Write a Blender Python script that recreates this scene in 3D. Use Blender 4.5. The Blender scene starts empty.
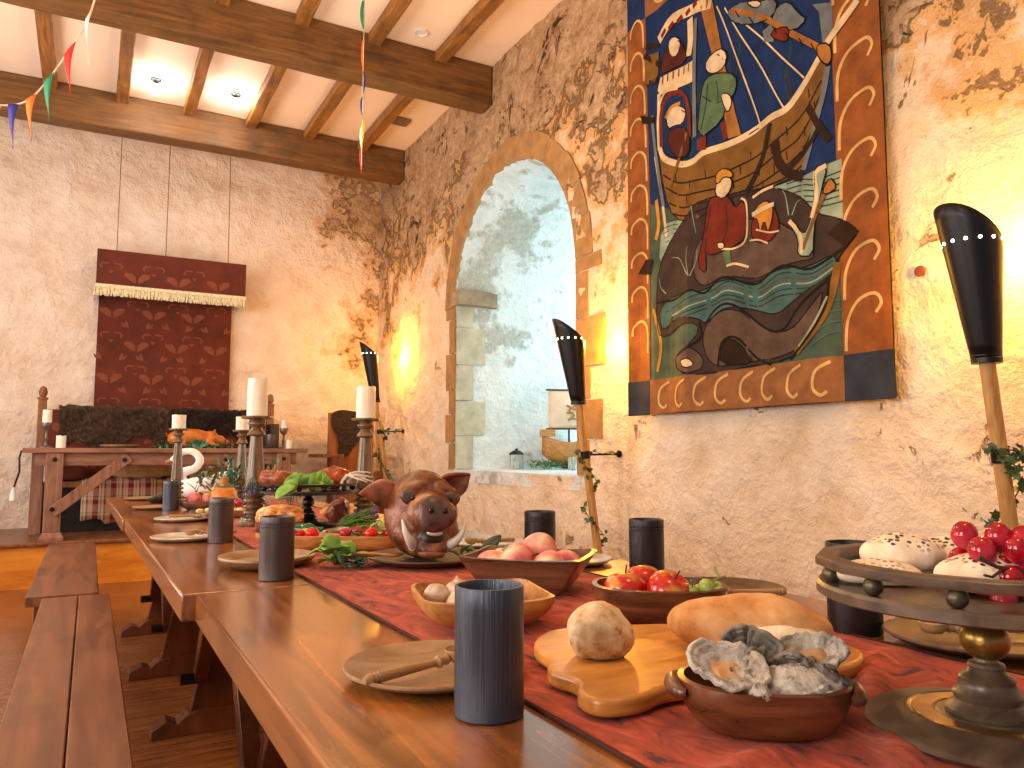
import bpy, bmesh, math, random
from mathutils import Vector, Matrix, noise, Euler
random.seed(7)
C = bpy.context.scene.collection
PI = math.pi
V = Vector
def R(d): return math.radians(d)

# ------------------------------------------------------------------ materials
MATS = {}
def nt(name, rough=.6, metal=0., spec=.5):
    m = bpy.data.materials.new(name); m.use_nodes = True
    n = m.node_tree; b = n.nodes['Principled BSDF']
    b.inputs['Roughness'].default_value = rough; b.inputs['Metallic'].default_value = metal
    b.inputs['Specular IOR Level'].default_value = spec
    MATS[name] = m
    return m, n, b
def L(n, a, b): n.links.new(a, b)
def coords(n, scale=(1,1,1), rot=(0,0,0), kind='Object'):
    t = n.nodes.new('ShaderNodeTexCoord'); mp = n.nodes.new('ShaderNodeMapping')
    mp.inputs['Scale'].default_value = scale; mp.inputs['Rotation'].default_value = rot
    if kind == 'World':
        g = n.nodes.new('ShaderNodeNewGeometry'); L(n, g.outputs['Position'], mp.inputs['Vector'])
    else: L(n, t.outputs[kind], mp.inputs['Vector'])
    return mp.outputs['Vector']
def nz(n, vec, scale, detail=4, rough=.55, dist=0.):
    x = n.nodes.new('ShaderNodeTexNoise'); x.inputs['Scale'].default_value = scale
    x.inputs['Detail'].default_value = detail; x.inputs['Roughness'].default_value = rough
    x.inputs['Distortion'].default_value = dist
    L(n, vec, x.inputs['Vector']); return x.outputs['Fac']
def ramp(n, fac, stops, interp='LINEAR'):
    r = n.nodes.new('ShaderNodeValToRGB'); r.color_ramp.interpolation = interp
    e = r.color_ramp.elements
    while len(e) > 1: e.remove(e[-1])
    e[0].position = stops[0][0]; c = stops[0][1]; e[0].color = (*c, 1) if len(c) == 3 else c
    for p, c in stops[1:]:
        q = e.new(p); q.color = (*c, 1) if len(c) == 3 else c
    L(n, fac, r.inputs['Fac']); return r.outputs['Color']
def mixc(n, fac, a, b, mode='MIX'):
    m = n.nodes.new('ShaderNodeMix'); m.data_type = 'RGBA'; m.blend_type = mode
    for s, v in ((m.inputs[0], fac), (m.inputs[6], a), (m.inputs[7], b)):
        if hasattr(v, 'links') or hasattr(v, 'is_linked'): L(n, v, s)
        elif isinstance(v, (int, float)): s.default_value = v
        else: s.default_value = (*v, 1)
    return m.outputs[2]
def mth(n, op, a, b=None, clamp=False):
    m = n.nodes.new('ShaderNodeMath'); m.operation = op; m.use_clamp = clamp
    for i, v in enumerate((a, b)):
        if v is None: continue
        if isinstance(v, (int, float)): m.inputs[i].default_value = v
        else: L(n, v, m.inputs[i])
    return m.outputs[0]
def bump(n, b, h, strength=.3, dist=.01):
    x = n.nodes.new('ShaderNodeBump'); x.inputs['Strength'].default_value = strength
    x.inputs['Distance'].default_value = dist; L(n, h, x.inputs['Height']); L(n, x.outputs['Normal'], b.inputs['Normal'])
def K(r, g, b):   # sRGB 0-255 -> linear
    f = lambda c: c/12.92 if c <= .04045 else ((c+.055)/1.055)**2.4
    return (f(r/255), f(g/255), f(b/255))
def plain(name, c, rough=.6, metal=0., var=.25, scale=30, bmp=.15, bd=.002, spec=.5):
    m, n, b = nt(name, rough, metal, spec); v = coords(n)
    f = nz(n, v, scale, 5)
    d = tuple(x*(1-var) for x in c); l = tuple(min(1, x*(1+var)) for x in c)
    L(n, ramp(n, f, [(.3, d), (.7, l)]), b.inputs['Base Color'])
    if bmp: bump(n, b, f, bmp, bd)
    return m
def wood(name, c1, c2, rough=.35, grain=(14, 1, 14), scale=3., bmp=.1, kind='Object', dark=None, coat=0.):
    m, n, b = nt(name, rough); v = coords(n, grain, kind=kind)
    f = nz(n, v, scale, 8, .6, .8); g = nz(n, v, scale*4, 3, .5)
    col = ramp(n, f, [(.28, c1), (.5, tuple((p+q)/2 for p, q in zip(c1, c2))), (.72, c2)])
    if dark:
        v2 = coords(n, (1, 1, 1), kind=kind); s = nz(n, v2, 3.5, 4, .6)
        col = mixc(n, ramp(n, s, [(.5, (0,0,0)), (.75, (.75,.75,.75))]), col, dark)
    L(n, col, b.inputs['Base Color']); bump(n, b, g, bmp, .002)
    L(n, ramp(n, f, [(.2, (rough*.75,)*3), (.8, (min(1, rough*1.3),)*3)]), b.inputs['Roughness'])
    if coat: b.inputs['Coat Weight'].default_value = coat; b.inputs['Coat Roughness'].default_value = .2
    return m
def emis(name, c, s):
    m, n, b = nt(name); b.inputs['Base Color'].default_value = (*c, 1)
    b.inputs['Emission Color'].default_value = (*c, 1); b.inputs['Emission Strength'].default_value = s
    return m

def wall_mat(name, mode):
    # limewashed rubble wall: smooth wash, worn plaster, and bare stone where the wash has gone
    m, n, b = nt(name, .9, 0, .2)
    v = coords(n, kind='World')
    g = n.nodes.new('ShaderNodeSeparateXYZ'); L(n, v, g.inputs[0]); z = g.outputs['Z']; y = g.outputs['Y']; x = g.outputs['X']
    big = nz(n, v, 1.1, 5, .6, .4); mid = nz(n, v, 4.5, 8, .65, .15); fine = nz(n, v, 22, 8, .7)
    wash = ramp(n, mid, [(.3, K(222,194,160)), (.5, K(236,214,188)), (.7, K(244,228,210))])
    och = ramp(n, mid, [(.3, K(196,142,88)), (.6, K(228,184,128))])
    cr = nz(n, coords(n, (1, 1, 1.3), kind='World'), 3.2, 9, .72, 1.4)
    stone = mixc(n, .5, ramp(n, mid, [(.32, K(120,88,60)), (.5, K(184,148,112)), (.66, K(214,184,150))]), ramp(n, fine, [(.3, K(96,70,46)), (.5, K(180,142,104)), (.7, K(222,194,160))]))
    stone = mixc(n, ramp(n, cr, [(.38, (1,1,1)), (.44, (0,0,0))]), stone, K(66,44,28))
    if mode == 'right':
        # height-driven wear: bare stone high up, ochre patches mid height, wash below
        h = mth(n, 'MULTIPLY', mth(n, 'SUBTRACT', z, 2.3), .25)
        f1 = mth(n, 'ADD', big, h)
        o = ramp(n, mth(n, 'ADD', mth(n, 'MULTIPLY', mid, .5), mth(n, 'MULTIPLY', f1, .62)), [(.585, (0,0,0)), (.63, (1,1,1))])
        f2 = mth(n, 'ADD', mth(n, 'MULTIPLY', mid, .5), mth(n, 'MULTIPLY', mth(n, 'ADD', f1, mth(n, 'MULTIPLY', fine, .25)), .6))
        s = ramp(n, f2, [(.72, (0,0,0)), (.76, (1,1,1))])
        pat = nz(n, coords(n, (1, 1.2, 1), kind='World'), 2.3, 7, .7, 1.)
        chips = ramp(n, pat, [(.635, (0,0,0)), (.66, (.8,.8,.8))])
        s = mixc(n, 1., s, chips, 'LIGHTEN')
    elif mode == 'back':
        wash = ramp(n, mid, [(.3, K(232,208,188)), (.5, K(244,226,210)), (.7, K(250,238,228))])
        h = mth(n, 'ADD', mth(n, 'MULTIPLY', mth(n, 'SUBTRACT', x, 1.9), .17), mth(n, 'MULTIPLY', mth(n, 'SUBTRACT', z, 2.6), .05))
        f1 = mth(n, 'ADD', mth(n, 'ADD', mth(n, 'MULTIPLY', big, .5), mth(n, 'MULTIPLY', mid, .5)), h)
        o = ramp(n, f1, [(.58, (0,0,0)), (.64, (.8,.8,.8))])
        s = ramp(n, mth(n, 'ADD', f1, mth(n, 'MULTIPLY', mth(n, 'SUBTRACT', fine, .5), .3)), [(.66, (0,0,0)), (.7, (.8,.8,.8))])
    else:
        f1 = mth(n, 'ADD', mth(n, 'MULTIPLY', big, .5), mth(n, 'MULTIPLY', mid, .5))
        wash = ramp(n, mid, [(.3, K(206,214,212)), (.7, K(240,244,244))])
        och = ramp(n, fine, [(.3, K(120,124,112)), (.7, K(186,182,162))])
        o = ramp(n, f1, [(.52, (0,0,0)), (.57, (.75,.75,.75))])
        s = ramp(n, f1, [(.66, (0,0,0)), (.7, (.5,.5,.5))])
    col = mixc(n, o, wash, och); col = mixc(n, s, col, stone)
    L(n, col, b.inputs['Base Color'])
    vo = n.nodes.new('ShaderNodeTexVoronoi'); vo.inputs['Scale'].default_value = 7; L(n, v, vo.inputs['Vector'])
    hh = mth(n, 'ADD', mth(n, 'MULTIPLY', mid, 1.1), mth(n, 'MULTIPLY', fine, .14))
    hh = mth(n, 'SUBTRACT', hh, mth(n, 'MULTIPLY', s, .5))
    hh = mth(n, 'ADD', hh, mth(n, 'MULTIPLY', vo.outputs['Distance'], .15))
    bump(n, b, hh, 1., .085)
    return m

wall_mat('lime_right', 'right'); wall_mat('lime_back', 'back'); wall_mat('lime_white', 'white')
plain('sandstone', K(158,118,72), .85, var=.25, scale=9, bmp=.5, bd=.01)
plain('worn_stone', K(150,130,104), .9, var=.35, scale=7, bmp=.8, bd=.02)
plain('pale_stone', K(176,172,150), .9, var=.25, scale=8, bmp=.8, bd=.015)
plain('ceiling_white', K(248,226,206), .8, var=.03, scale=2, bmp=.02)
wood('beam_wood', K(72,48,22), K(136,92,44), .6, (1, 12, 12), 2.5, .4, dark=K(50,32,16))
wood('joist_wood', K(92,56,22), K(176,118,52), .6, (14, 1, 14), 2.5, .35, dark=K(60,36,16))
wood('table_wood', K(84,42,16), K(186,114,52), .18, (11, .7, 9), 2.6, .05, kind='World', dark=K(82,46,24), coat=.5)
wood('bench_wood', K(84,46,26), K(150,94,58), .32, (8, .7, 8), 2.2, .06, kind='World', dark=K(88,44,22))
wood('trestle_wood', K(70,32,14), K(120,62,28), .4, (5, 5, 1), 3, .08)
wood('oak_grey', K(98,62,46), K(160,112,86), .5, (1.2, 8, 8), 3, .15)
wood('oak_leg', K(100,64,48), K(165,118,92), .5, (8, 8, 1), 3, .15)
wood('chair_wood', K(92,50,18), K(160,98,44), .45, (9, 9, 1), 2, .1)
wood('settle_wood', K(96,56,30), K(150,94,54), .5, (9, 9, 1), 2, .1)
wood('dais_front', K(176,92,14), K(230,150,44), .4, (1, 3, 4), 2, .1)
wood('walnut', K(26,13,10), K(150,104,74), .3, (2., 11, 26), 1.5, .06, coat=.3)
wood('walnut_bowl', K(48,22,12), K(132,78,46), .3, (4, 16, 30), 1.6, .06, coat=.3)
wood('light_wood', K(150,92,40), K(206,150,84), .4, (5, 30, 20), 2.5, .08)
wood('olive_board', K(178,108,34), K(226,164,84), .33, (4, 18, 18), 2.4, .05, dark=K(140,84,34))
wood('plate_wood', K(120,88,58), K(176,140,100), .35, (6, 26, 26), 2., .06)
wood('plate_dark', K(72,52,38), K(116,88,64), .5, (5, 20, 20), 2., .06)
wood('spoon_wood', K(138,100,64), K(190,150,104), .45, (4, 30, 30), 2., .08)
wood('stand_wood', K(66,52,42), K(112,90,70), .34, (5, 16, 16), 2., .06)
wood('candle_wood', K(70,50,32), K(140,112,78), .22, (16, 16, 2), 2.5, .08)
wood('pole_wood', K(150,104,48), K(204,156,88), .5, (16, 16, 2), 3., .1)
wood('black_wood', K(14,12,14), K(34,29,29), .3, (6, 14, 14), 2, .05)
# floor boards
m, n, b = nt('floor_boards', .22)
v = coords(n, (1, 1, 1), (0, 0, 0), 'World')
br = n.nodes.new('ShaderNodeTexBrick'); L(n, v, br.inputs['Vector'])
br.inputs['Scale'].default_value = 1; br.inputs['Brick Width'].default_value = 1.6; br.inputs['Row Height'].default_value = .085
br.inputs['Mortar Size'].default_value = .002; br.inputs['Color1'].default_value = (*K(138,78,40), 1); br.inputs['Color2'].default_value = (*K(104,54,28), 1)
br.inputs['Mortar'].default_value = (*K(50,24,12), 1)
f = nz(n, coords(n, (1.2, 16, 1), kind='World'), 2.5, 6)
L(n, mixc(n, .45, br.outputs['Color'], ramp(n, f, [(.3, K(74,38,20)), (.7, K(180,114,64))])), b.inputs['Base Color'])
bump(n, b, br.outputs['Fac'], .2, .002)
# mug: dark stoneware with fine vertical fluting
def mugmat(name, c1, c2):
    m, n, b = nt(name, .3, .55)
    t = n.nodes.new('ShaderNodeTexCoord'); s = n.nodes.new('ShaderNodeSeparateXYZ'); L(n, t.outputs['Object'], s.inputs[0])
    a = mth(n, 'ARCTAN2', s.outputs['Y'], s.outputs['X'])
    cmb = n.nodes.new('ShaderNodeCombineXYZ'); L(n, mth(n, 'MULTIPLY', a, 18.), cmb.inputs[0]); L(n, mth(n, 'MULTIPLY', s.outputs['Z'], 3.), cmb.inputs[1])
    f = nz(n, cmb.outputs[0], 1.6, 3, .7)
    L(n, ramp(n, f, [(.25, c1), (.75, c2)]), b.inputs['Base Color'])
    bump(n, b, f, .5, .002)
mugmat('mug_blue', K(46,48,56), K(92,98,112)); mugmat('mug_brown', K(62,52,50), K(100,88,84)); mugmat('mug_dark', K(34,28,30), K(62,54,56))
# cloths
m, n, b = nt('runner_red', .85, 0, .3); v = coords(n, kind='World')
f = nz(n, coords(n, (3, 1.2, 1), (0, 0, .5), 'World'), 6, 6, .7, 2.2)
wv = n.nodes.new('ShaderNodeTexWave'); wv.inputs['Scale'].default_value = 260; wv.inputs['Distortion'].default_value = .6; L(n, v, wv.inputs['Vector'])
L(n, ramp(n, f, [(.36, K(64,22,18)), (.42, K(146,50,28)), (.54, K(182,70,36)), (.68, K(206,106,76))]), b.inputs['Base Color'])
b.inputs['Sheen Weight'].default_value = .15
bump(n, b, mth(n, 'ADD', wv.outputs['Fac'], mth(n, 'MULTIPLY', f, 3.)), .4, .0025)
plain('hem_dark', K(60,20,14), .9)
plain('red_brocade', K(94,34,16), .85, var=.3, scale=7, bmp=.05)
plain('brocade_motif', K(124,62,38), .75, var=.2, scale=30, bmp=.05)
plain('fringe', K(232,216,182), .9, var=.35, scale=60)
plain('fur_dark', K(44,30,26), .95, var=.6, scale=26, bmp=1., bd=.03)
plain('fur_brown', K(74,54,42), .95, var=.6, scale=24, bmp=1., bd=.03)
plain('fur_tan', K(206,160,112), .95, var=.2, scale=16, bmp=1., bd=.03)
m, n, b = nt('tartan', .9)
v = coords(n, kind='World'); s = n.nodes.new('ShaderNodeSeparateXYZ'); L(n, v, s.inputs[0])
fx = mth(n, 'FRACT', mth(n, 'MULTIPLY', s.outputs['X'], 7.4)); fz = mth(n, 'FRACT', mth(n, 'MULTIPLY', s.outputs['Z'], 7.4))
cx = ramp(n, fx, [(0, K(190,150,120)), (.28, K(120,22,34)), (.6, K(205,175,140)), (.7, K(120,110,90)), (.76, K(205,175,140)), (.9, K(130,60,50))], 'CONSTANT')
cz = ramp(n, fz, [(0, K(200,160,130)), (.3, K(120,22,34)), (.6, K(200,170,140)), (.75, K(90,90,80)), (.82, K(200,170,140))], 'CONSTANT')
L(n, mixc(n, .3, cx, cz), b.inputs['Base Color'])
# painted cloth colours of the wall hanging
for nm, c in dict(t_navy=K(24,48,92), t_green=K(74,92,74), t_teal=K(72,104,98), t_tealdark=K(44,66,64), t_whale=K(66,50,44), t_whale2=K(98,76,62),
                  t_hull=K(128,88,38), t_hulldark=K(48,30,16), t_cream=K(226,196,150), t_skin=K(222,196,158), t_mast=K(166,108,50), t_tunic=K(92,116,80),
                  t_red=K(118,42,22), t_maroon=K(84,34,26), t_gold=K(204,140,50), t_grey=K(112,116,116), t_border=K(150,86,40),
                  t_border2=K(152,100,60), t_curl=K(222,176,110), t_corner=K(56,60,70), t_line=K(30,20,16), t_seal=K(150,165,140)).items():
    plain(nm, tuple(q*.72 for q in c), .9, var=.3, scale=11, bmp=.35, bd=.006, spec=.2)
plain('black_metal', K(22,20,24), .38, .4, var=.2, bmp=.05)
plain('gold_metal', K(150,118,62), .3, .85, var=.3, scale=40, bmp=.3)
plain('silver_metal', K(170,170,175), .3, .9, var=.15)
plain('pewter', K(120,112,105), .35, .7, var=.2)
plain('pale_plate', K(196,186,172), .3, .35, var=.12)
plain('brass_dull', K(84,74,58), .4, .6, var=.3, scale=40)
plain('candle_wax', K(240,232,215), .5, var=.05, scale=20, bmp=.15)
MATS['candle_wax'].node_tree.nodes['Principled BSDF'].inputs['Subsurface Weight'].default_value = .2
plain('wick', K(40,30,25), .9)
def bread(name, c1, c2, c3, sc, seeds=False):
    m, n, b = nt(name, .75, 0, .3); v = coords(n)
    f = nz(n, v, sc, 7, .65, .12); g = nz(n, v, sc*5, 5, .6)
    col = ramp(n, f, [(.3, c1), (.42, c2), (.62, c3)])
    if seeds:
        vo = n.nodes.new('ShaderNodeTexVoronoi'); vo.inputs['Scale'].default_value = 170; L(n, v, vo.inputs['Vector'])
        dots = ramp(n, vo.outputs['Distance'], [(.36, (1,1,1)), (.42, (0,0,0))])
        ge = n.nodes.new('ShaderNodeTexCoord'); s = n.nodes.new('ShaderNodeSeparateXYZ'); L(n, ge.outputs['Object'], s.inputs[0])
        top = ramp(n, mth(n, 'ADD', mth(n, 'MULTIPLY', s.outputs['Z'], 26.), mth(n, 'MULTIPLY', f, .8)), [(.60, (0,0,0)), (.78, (1,1,1))])
        col = mixc(n, mth(n, 'MULTIPLY', dots, top), col, K(60,48,44))
    L(n, col, b.inputs['Base Color']); bump(n, b, mth(n, 'ADD', f, mth(n, 'MULTIPLY', g, .4)), .5, .006)
bread('bread_roll', K(92,56,34), K(214,176,126), K(238,216,182), 48)
bread('bread_loaf', K(146,88,42), K(196,134,76), K(222,176,124), 9)
bread('bread_crumb', K(205,170,125), K(232,205,165), K(240,222,190), 30)
bread('bun', K(206,170,126), K(230,204,170), K(242,228,206), 18, True)
bread('pie_crust', K(120,58,20), K(204,128,52), K(244,208,160), 30)
bread('pie_side', K(58,26,14), K(98,46,22), K(140,76,36), 20)
plain('meat_glaze', K(156,64,20), .25, var=.5, scale=18, bmp=.4, bd=.005)
plain('meat_pink', K(150,76,48), .3, var=.45, scale=22, bmp=.4, bd=.005)
m, n, b = nt('boar_skin', .38); v = coords(n)
f = nz(n, v, 14, 6, .6, .5); g = nz(n, v, 60, 4)
L(n, ramp(n, f, [(.34, K(48,22,14)), (.45, K(104,54,28)), (.56, K(140,80,44)), (.68, K(186,140,108))]), b.inputs['Base Color']); bump(n, b, mth(n, 'ADD', f, mth(n, 'MULTIPLY', g, .6)), .9, .006)
plain('boar_snout', K(92,64,56), .35, var=.5, scale=34, bmp=.5, bd=.004)
plain('boar_dark', K(48,26,22), .4, var=.3, scale=30)
plain('boar_ear', K(132,76,54), .45, var=.6, scale=32, bmp=.6, bd=.005)
plain('tusk', K(222,216,205), .35, var=.1, scale=30)
plain('eye_dark', K(24,20,20), .1, bmp=0)
plain('pig_skin', K(198,112,36), .3, var=.3, scale=14, bmp=.2)
plain('swan_white', K(236,230,228), .6, var=.05, scale=20)
def fruit(name, stops, sc=6, rough=.35, kind='Object'):
    m, n, b = nt(name, rough); v = coords(n); f = nz(n, v, sc, 3, .5, .3)
    L(n, ramp(n, f, stops), b.inputs['Base Color']); return m
fruit('peach_skin', [(.36, K(240,214,170)), (.47, K(232,150,130)), (.6, K(206,92,104))], 14, .6)
fruit('apple_skin', [(.38, K(206,140,60)), (.48, K(196,44,26)), (.65, K(170,16,18))], 20, .2)
fruit('tomato_skin', [(.3, K(190,14,12)), (.7, K(220,40,24))], 6, .15)
m, n, b = nt('grape_red', .12)
v = coords(n); f = nz(n, v, 30, 3)
L(n, ramp(n, f, [(.35, K(110,8,28)), (.5, K(176,14,34)), (.7, K(190,60,80))]), b.inputs['Base Color']); b.inputs['Subsurface Weight'].default_value = .15; b.inputs['Subsurface Scale'].default_value = .01
fruit('grape_green', [(.3, K(130,160,60)), (.7, K(196,206,120))], 30, .3)
fruit('garlic_skin', [(.3, K(160,124,100)), (.5, K(206,178,152)), (.7, K(226,206,184))], 40, .7)
fruit('orange_cheese', [(.3, K(190,108,26)), (.7, K(218,142,48))], 12, .4)
fruit('cream_food', [(.3, K(190,160,80)), (.7, K(228,214,160))], 40, .6)
plain('leaf_green', K(84,128,56), .5, var=.35, scale=25); plain('leaf_lettuce', K(128,178,72), .5, var=.3, scale=20)
plain('leaf_teal', K(78,124,92), .5, var=.3, scale=30); plain('leaf_olive', K(90,112,84), .5, var=.3, scale=30)
plain('ivy_leaf', K(58,80,38), .45, var=.35, scale=30); plain('stem_green', K(120,140,70), .6); plain('stem_brown', K(66,44,30), .8)
plain('lavender', K(104,84,130), .8, var=.3, scale=40)
m, n, b = nt('oyster', .55); v = coords(n)
f = nz(n, v, 28, 8, .7, 1.2); g = nz(n, coords(n, (1, 1, 6)), 22, 6, .7)
L(n, ramp(n, f, [(.3, K(84,74,64)), (.4, K(150,138,124)), (.5, K(206,196,182)), (.7, K(236,230,220))]), b.inputs['Base Color']); bump(n, b, mth(n, 'ADD', f, g), .8, .006)
fruit('oyster_flesh', [(.35, K(196,136,84)), (.5, K(222,178,130)), (.65, K(236,214,184))], 30, .3)
fruit('oyster_nacre', [(.35, K(150,160,175)), (.6, K(222,222,215))], 20, .25)
plain('oyster_dark', K(128,118,108), .6, var=.5, scale=30, bmp=.8, bd=.006)
for nm, c in dict(flag_white=K(225,220,215), flag_red=K(200,30,22), flag_green=K(20,130,95), flag_orange=K(225,110,20), flag_blue=K(40,36,130), flag_yellow=K(230,180,50)).items():
    plain(nm, c, .7, var=.08, scale=12, bmp=.05)
plain('string', K(210,195,175), .9); plain('cord_grey', K(120,90,70), .9)
plain('sailcloth', K(222,196,170), .8, var=.06, scale=14); plain('sail_mark', K(150,110,50), .8)
plain('hatch_grey', K(130,105,85), .7)
m, n, b = nt('clear_glass', .05); b.inputs['Transmission Weight'].default_value = .9; b.inputs['Base Color'].default_value = (.85,.95,.95,1)
m, n, b = nt('green_glass', .08); b.inputs['Transmission Weight'].default_value = .5; b.inputs['Base Color'].default_value = (*K(20,130,95),1)
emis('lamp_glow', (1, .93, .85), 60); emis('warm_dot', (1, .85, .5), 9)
def M(x): return MATS[x]

# ------------------------------------------------------------------ mesh helpers
def NB(): return bmesh.new()
def obj(name, bm, mat, parent=None, smooth=True, loc=None, rz=0., bev=0., mods=None):
    me = bpy.data.meshes.new(name)
    bmesh.ops.recalc_face_normals(bm, faces=bm.faces)
    bm.to_mesh(me); bm.free()
    for mm in (mat if isinstance(mat, (list, tuple)) else [mat]): me.materials.append(M(mm))
    if smooth:
        me.shade_smooth()
        try: me.set_sharp_from_angle(angle=R(38))
        except Exception: pass
    o = bpy.data.objects.new(name, me); C.objects.link(o)
    if parent: o.parent = parent
    if loc is not None: o.location = loc
    o.rotation_euler = (0, 0, rz)
    if bev:
        b = o.modifiers.new('bevel', 'BEVEL'); b.width = bev; b.segments = 2; b.limit_method = 'ANGLE'
    return o
def tag(o, label=None, cat=None, group=None, kind=None):
    if label: o['label'] = label
    if cat: o['category'] = cat
    if group: o['group'] = group
    if kind: o['kind'] = kind
    return o
def thing(name, label, cat, loc=(0,0,0), rz=0., group=None):
    o = bpy.data.objects.new(name, None); C.objects.link(o); o.empty_display_size = .05
    o.location = loc; o.rotation_euler = (0, 0, rz); return tag(o, label, cat, group)
def struct(name, bm, mat, label=None, **k):
    o = obj(name, bm, mat, **k); o['kind'] = 'structure'
    if label: o['label'] = label
    return o
def copy_tree(o, parent=None):
    c = o.copy(); C.objects.link(c)
    if parent: c.parent = parent
    for ch in [x for x in bpy.data.objects if x.parent == o]: copy_tree(ch, c)
    return c
def again(o, label, loc, rz=None, s=None):
    c = copy_tree(o); c['label'] = label; c.location = loc
    if rz is not None: c.rotation_euler = (0, 0, rz)
    if s is not None: c.scale = (s, s, s) if isinstance(s, (int, float)) else s
    return c
def box(bm, x0, x1, y0, y1, z0, z1, M4=None, mi=0, sub=0):
    vs = [V((x, y, z)) for x in (x0, x1) for y in (y0, y1) for z in (z0, z1)]
    if M4: vs = [M4 @ v for v in vs]
    v = [bm.verts.new(p) for p in vs]
    fs = []
    for a in ((0,1,3,2), (4,6,7,5), (0,4,5,1), (2,3,7,6), (0,2,6,4), (1,5,7,3)):
        f = bm.faces.new([v[i] for i in a]); f.material_index = mi; fs.append(f)
    return fs
def bar(bm, p, q, w, t, up=(0,0,1), mi=0):
    p, q = V(p), V(q); d = q-p; l = d.length; z = d.normalized(); x = V(up).cross(z)
    if x.length < 1e-4: x = V((1,0,0))
    x.normalize(); y = z.cross(x)
    m = Matrix((x, y, z)).transposed().to_4x4(); m.translation = p
    return box(bm, -w/2, w/2, -t/2, t/2, 0, l, m, mi)
def lathe(bm, prof, seg=32, c=(0,0,0), mi=0, cap=True, M4=None):
    rings = []
    for r, z in prof:
        if r < 1e-5:
            p = V((c[0], c[1], c[2]+z)); p = M4 @ p if M4 else p
            rings.append([bm.verts.new(p)])
        else:
            rg = []
            for i in range(seg):
                a = 2*PI*i/seg; p = V((c[0]+r*math.cos(a), c[1]+r*math.sin(a), c[2]+z)); rg.append(bm.verts.new(M4 @ p if M4 else p))
            rings.append(rg)
    for A, B in zip(rings, rings[1:]):
        for i in range(seg):
            j = (i+1) % seg
            if len(A) == 1 and len(B) == 1: continue
            vs = [A[0], B[j], B[i]] if len(A) == 1 else [A[i], A[j], B[0]] if len(B) == 1 else [A[i], A[j], B[j], B[i]]
            bm.faces.new(vs).material_index = mi
    if cap:
        for rg in (rings[0], rings[-1]):
            if len(rg) > 1: bm.faces.new(rg).material_index = mi
def tube(bm, pts, rad, seg=10, mi=0, closed=False):
    pts = [V(p) for p in pts]; n = len(pts)
    rad = rad if isinstance(rad, (list, tuple)) else [rad]*n
    rings = []; u = None
    for i, p in enumerate(pts):
        t = (pts[min(i+1, n-1)]-pts[max(i-1, 0)]).normalized()
        if u is None:
            u = t.cross(V((0,0,1)));
            if u.length < .1: u = t.cross(V((1,0,0)))
        u = (u-t*u.dot(t)).normalized(); w = t.cross(u)
        rings.append([bm.verts.new(p+(u*math.cos(2*PI*k/seg)+w*math.sin(2*PI*k/seg))*rad[i]) for k in range(seg)])
    for A, B in zip(rings, rings[1:]):
        for k in range(seg): bm.faces.new([A[k], A[(k+1)%seg], B[(k+1)%seg], B[k]]).material_index = mi
    bm.faces.new(rings[0]).material_index = mi; bm.faces.new(rings[-1]).material_index = mi
def sphere(bm, c, r, sub=3, M4=None, mi=0, f=None):
    g = bmesh.ops.create_icosphere(bm, subdivisions=sub, radius=1)
    for v in g['verts']:
        p = v.co.copy()
        if f: p = f(p)
        p = V((p.x*r[0], p.y*r[1], p.z*r[2])) if isinstance(r, (tuple, list)) else p*r
        if M4: p = M4 @ p
        v.co = p+V(c)
    for v in g['verts']:
        for fc in v.link_faces: fc.material_index = mi
def prism(bm, poly, z0, z1, M4=None, mi=0):
    T = (lambda p: M4 @ p) if M4 else (lambda p: p)
    a = [bm.verts.new(T(V((x, y, z0)))) for x, y in poly]; b = [bm.verts.new(T(V((x, y, z1)))) for x, y in poly]
    n = len(poly); bm.faces.new(a).material_index = mi; bm.faces.new(b).material_index = mi
    for i in range(n): bm.faces.new([a[i], a[(i+1)%n], b[(i+1)%n], b[i]]).material_index = mi
def smoothpoly(pts, it=2):
    for _ in range(it):
        q = []
        for i in range(len(pts)):
            a, b = pts[i], pts[(i+1) % len(pts)]
            q += [(a[0]*.75+b[0]*.25, a[1]*.75+b[1]*.25), (a[0]*.25+b[0]*.75, a[1]*.25+b[1]*.75)]
        pts = q
    return pts
def spline(pts, n=6):
    pts = [V(p) for p in pts]; out = []
    for i in range(len(pts)-1):
        p0, p1, p2, p3 = pts[max(i-1, 0)], pts[i], pts[i+1], pts[min(i+2, len(pts)-1)]
        for k in range(n):
            t = k/n
            out.append(.5*((2*p1)+(p2-p0)*t+(2*p0-5*p1+4*p2-p3)*t*t+(3*p1-p0-3*p2+p3)*t**3))
    out.append(pts[-1]); return out
def fuse(bm, voxel, smooth=4):
    """join overlapping solids into one continuous skin"""
    me = bpy.data.meshes.new('tmp'); bm.to_mesh(me); bm.free()
    o = bpy.data.objects.new('tmp', me); C.objects.link(o)
    r = o.modifiers.new('r', 'REMESH'); r.mode = 'VOXEL'; r.voxel_size = voxel
    s = o.modifiers.new('s', 'SMOOTH'); s.iterations = smooth; s.factor = .5
    dg = bpy.context.evaluated_depsgraph_get(); e = o.evaluated_get(dg)
    out = bmesh.new(); out.from_mesh(e.to_mesh()); e.to_mesh_clear()
    bpy.data.objects.remove(o); bpy.data.meshes.remove(me)
    return out
def wob(bm, amp, sc, seed=0):
    for v in bm.verts:
        v.co += noise.noise_vector(v.co*sc+V((seed, seed*2.1, 0)))*amp
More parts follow.
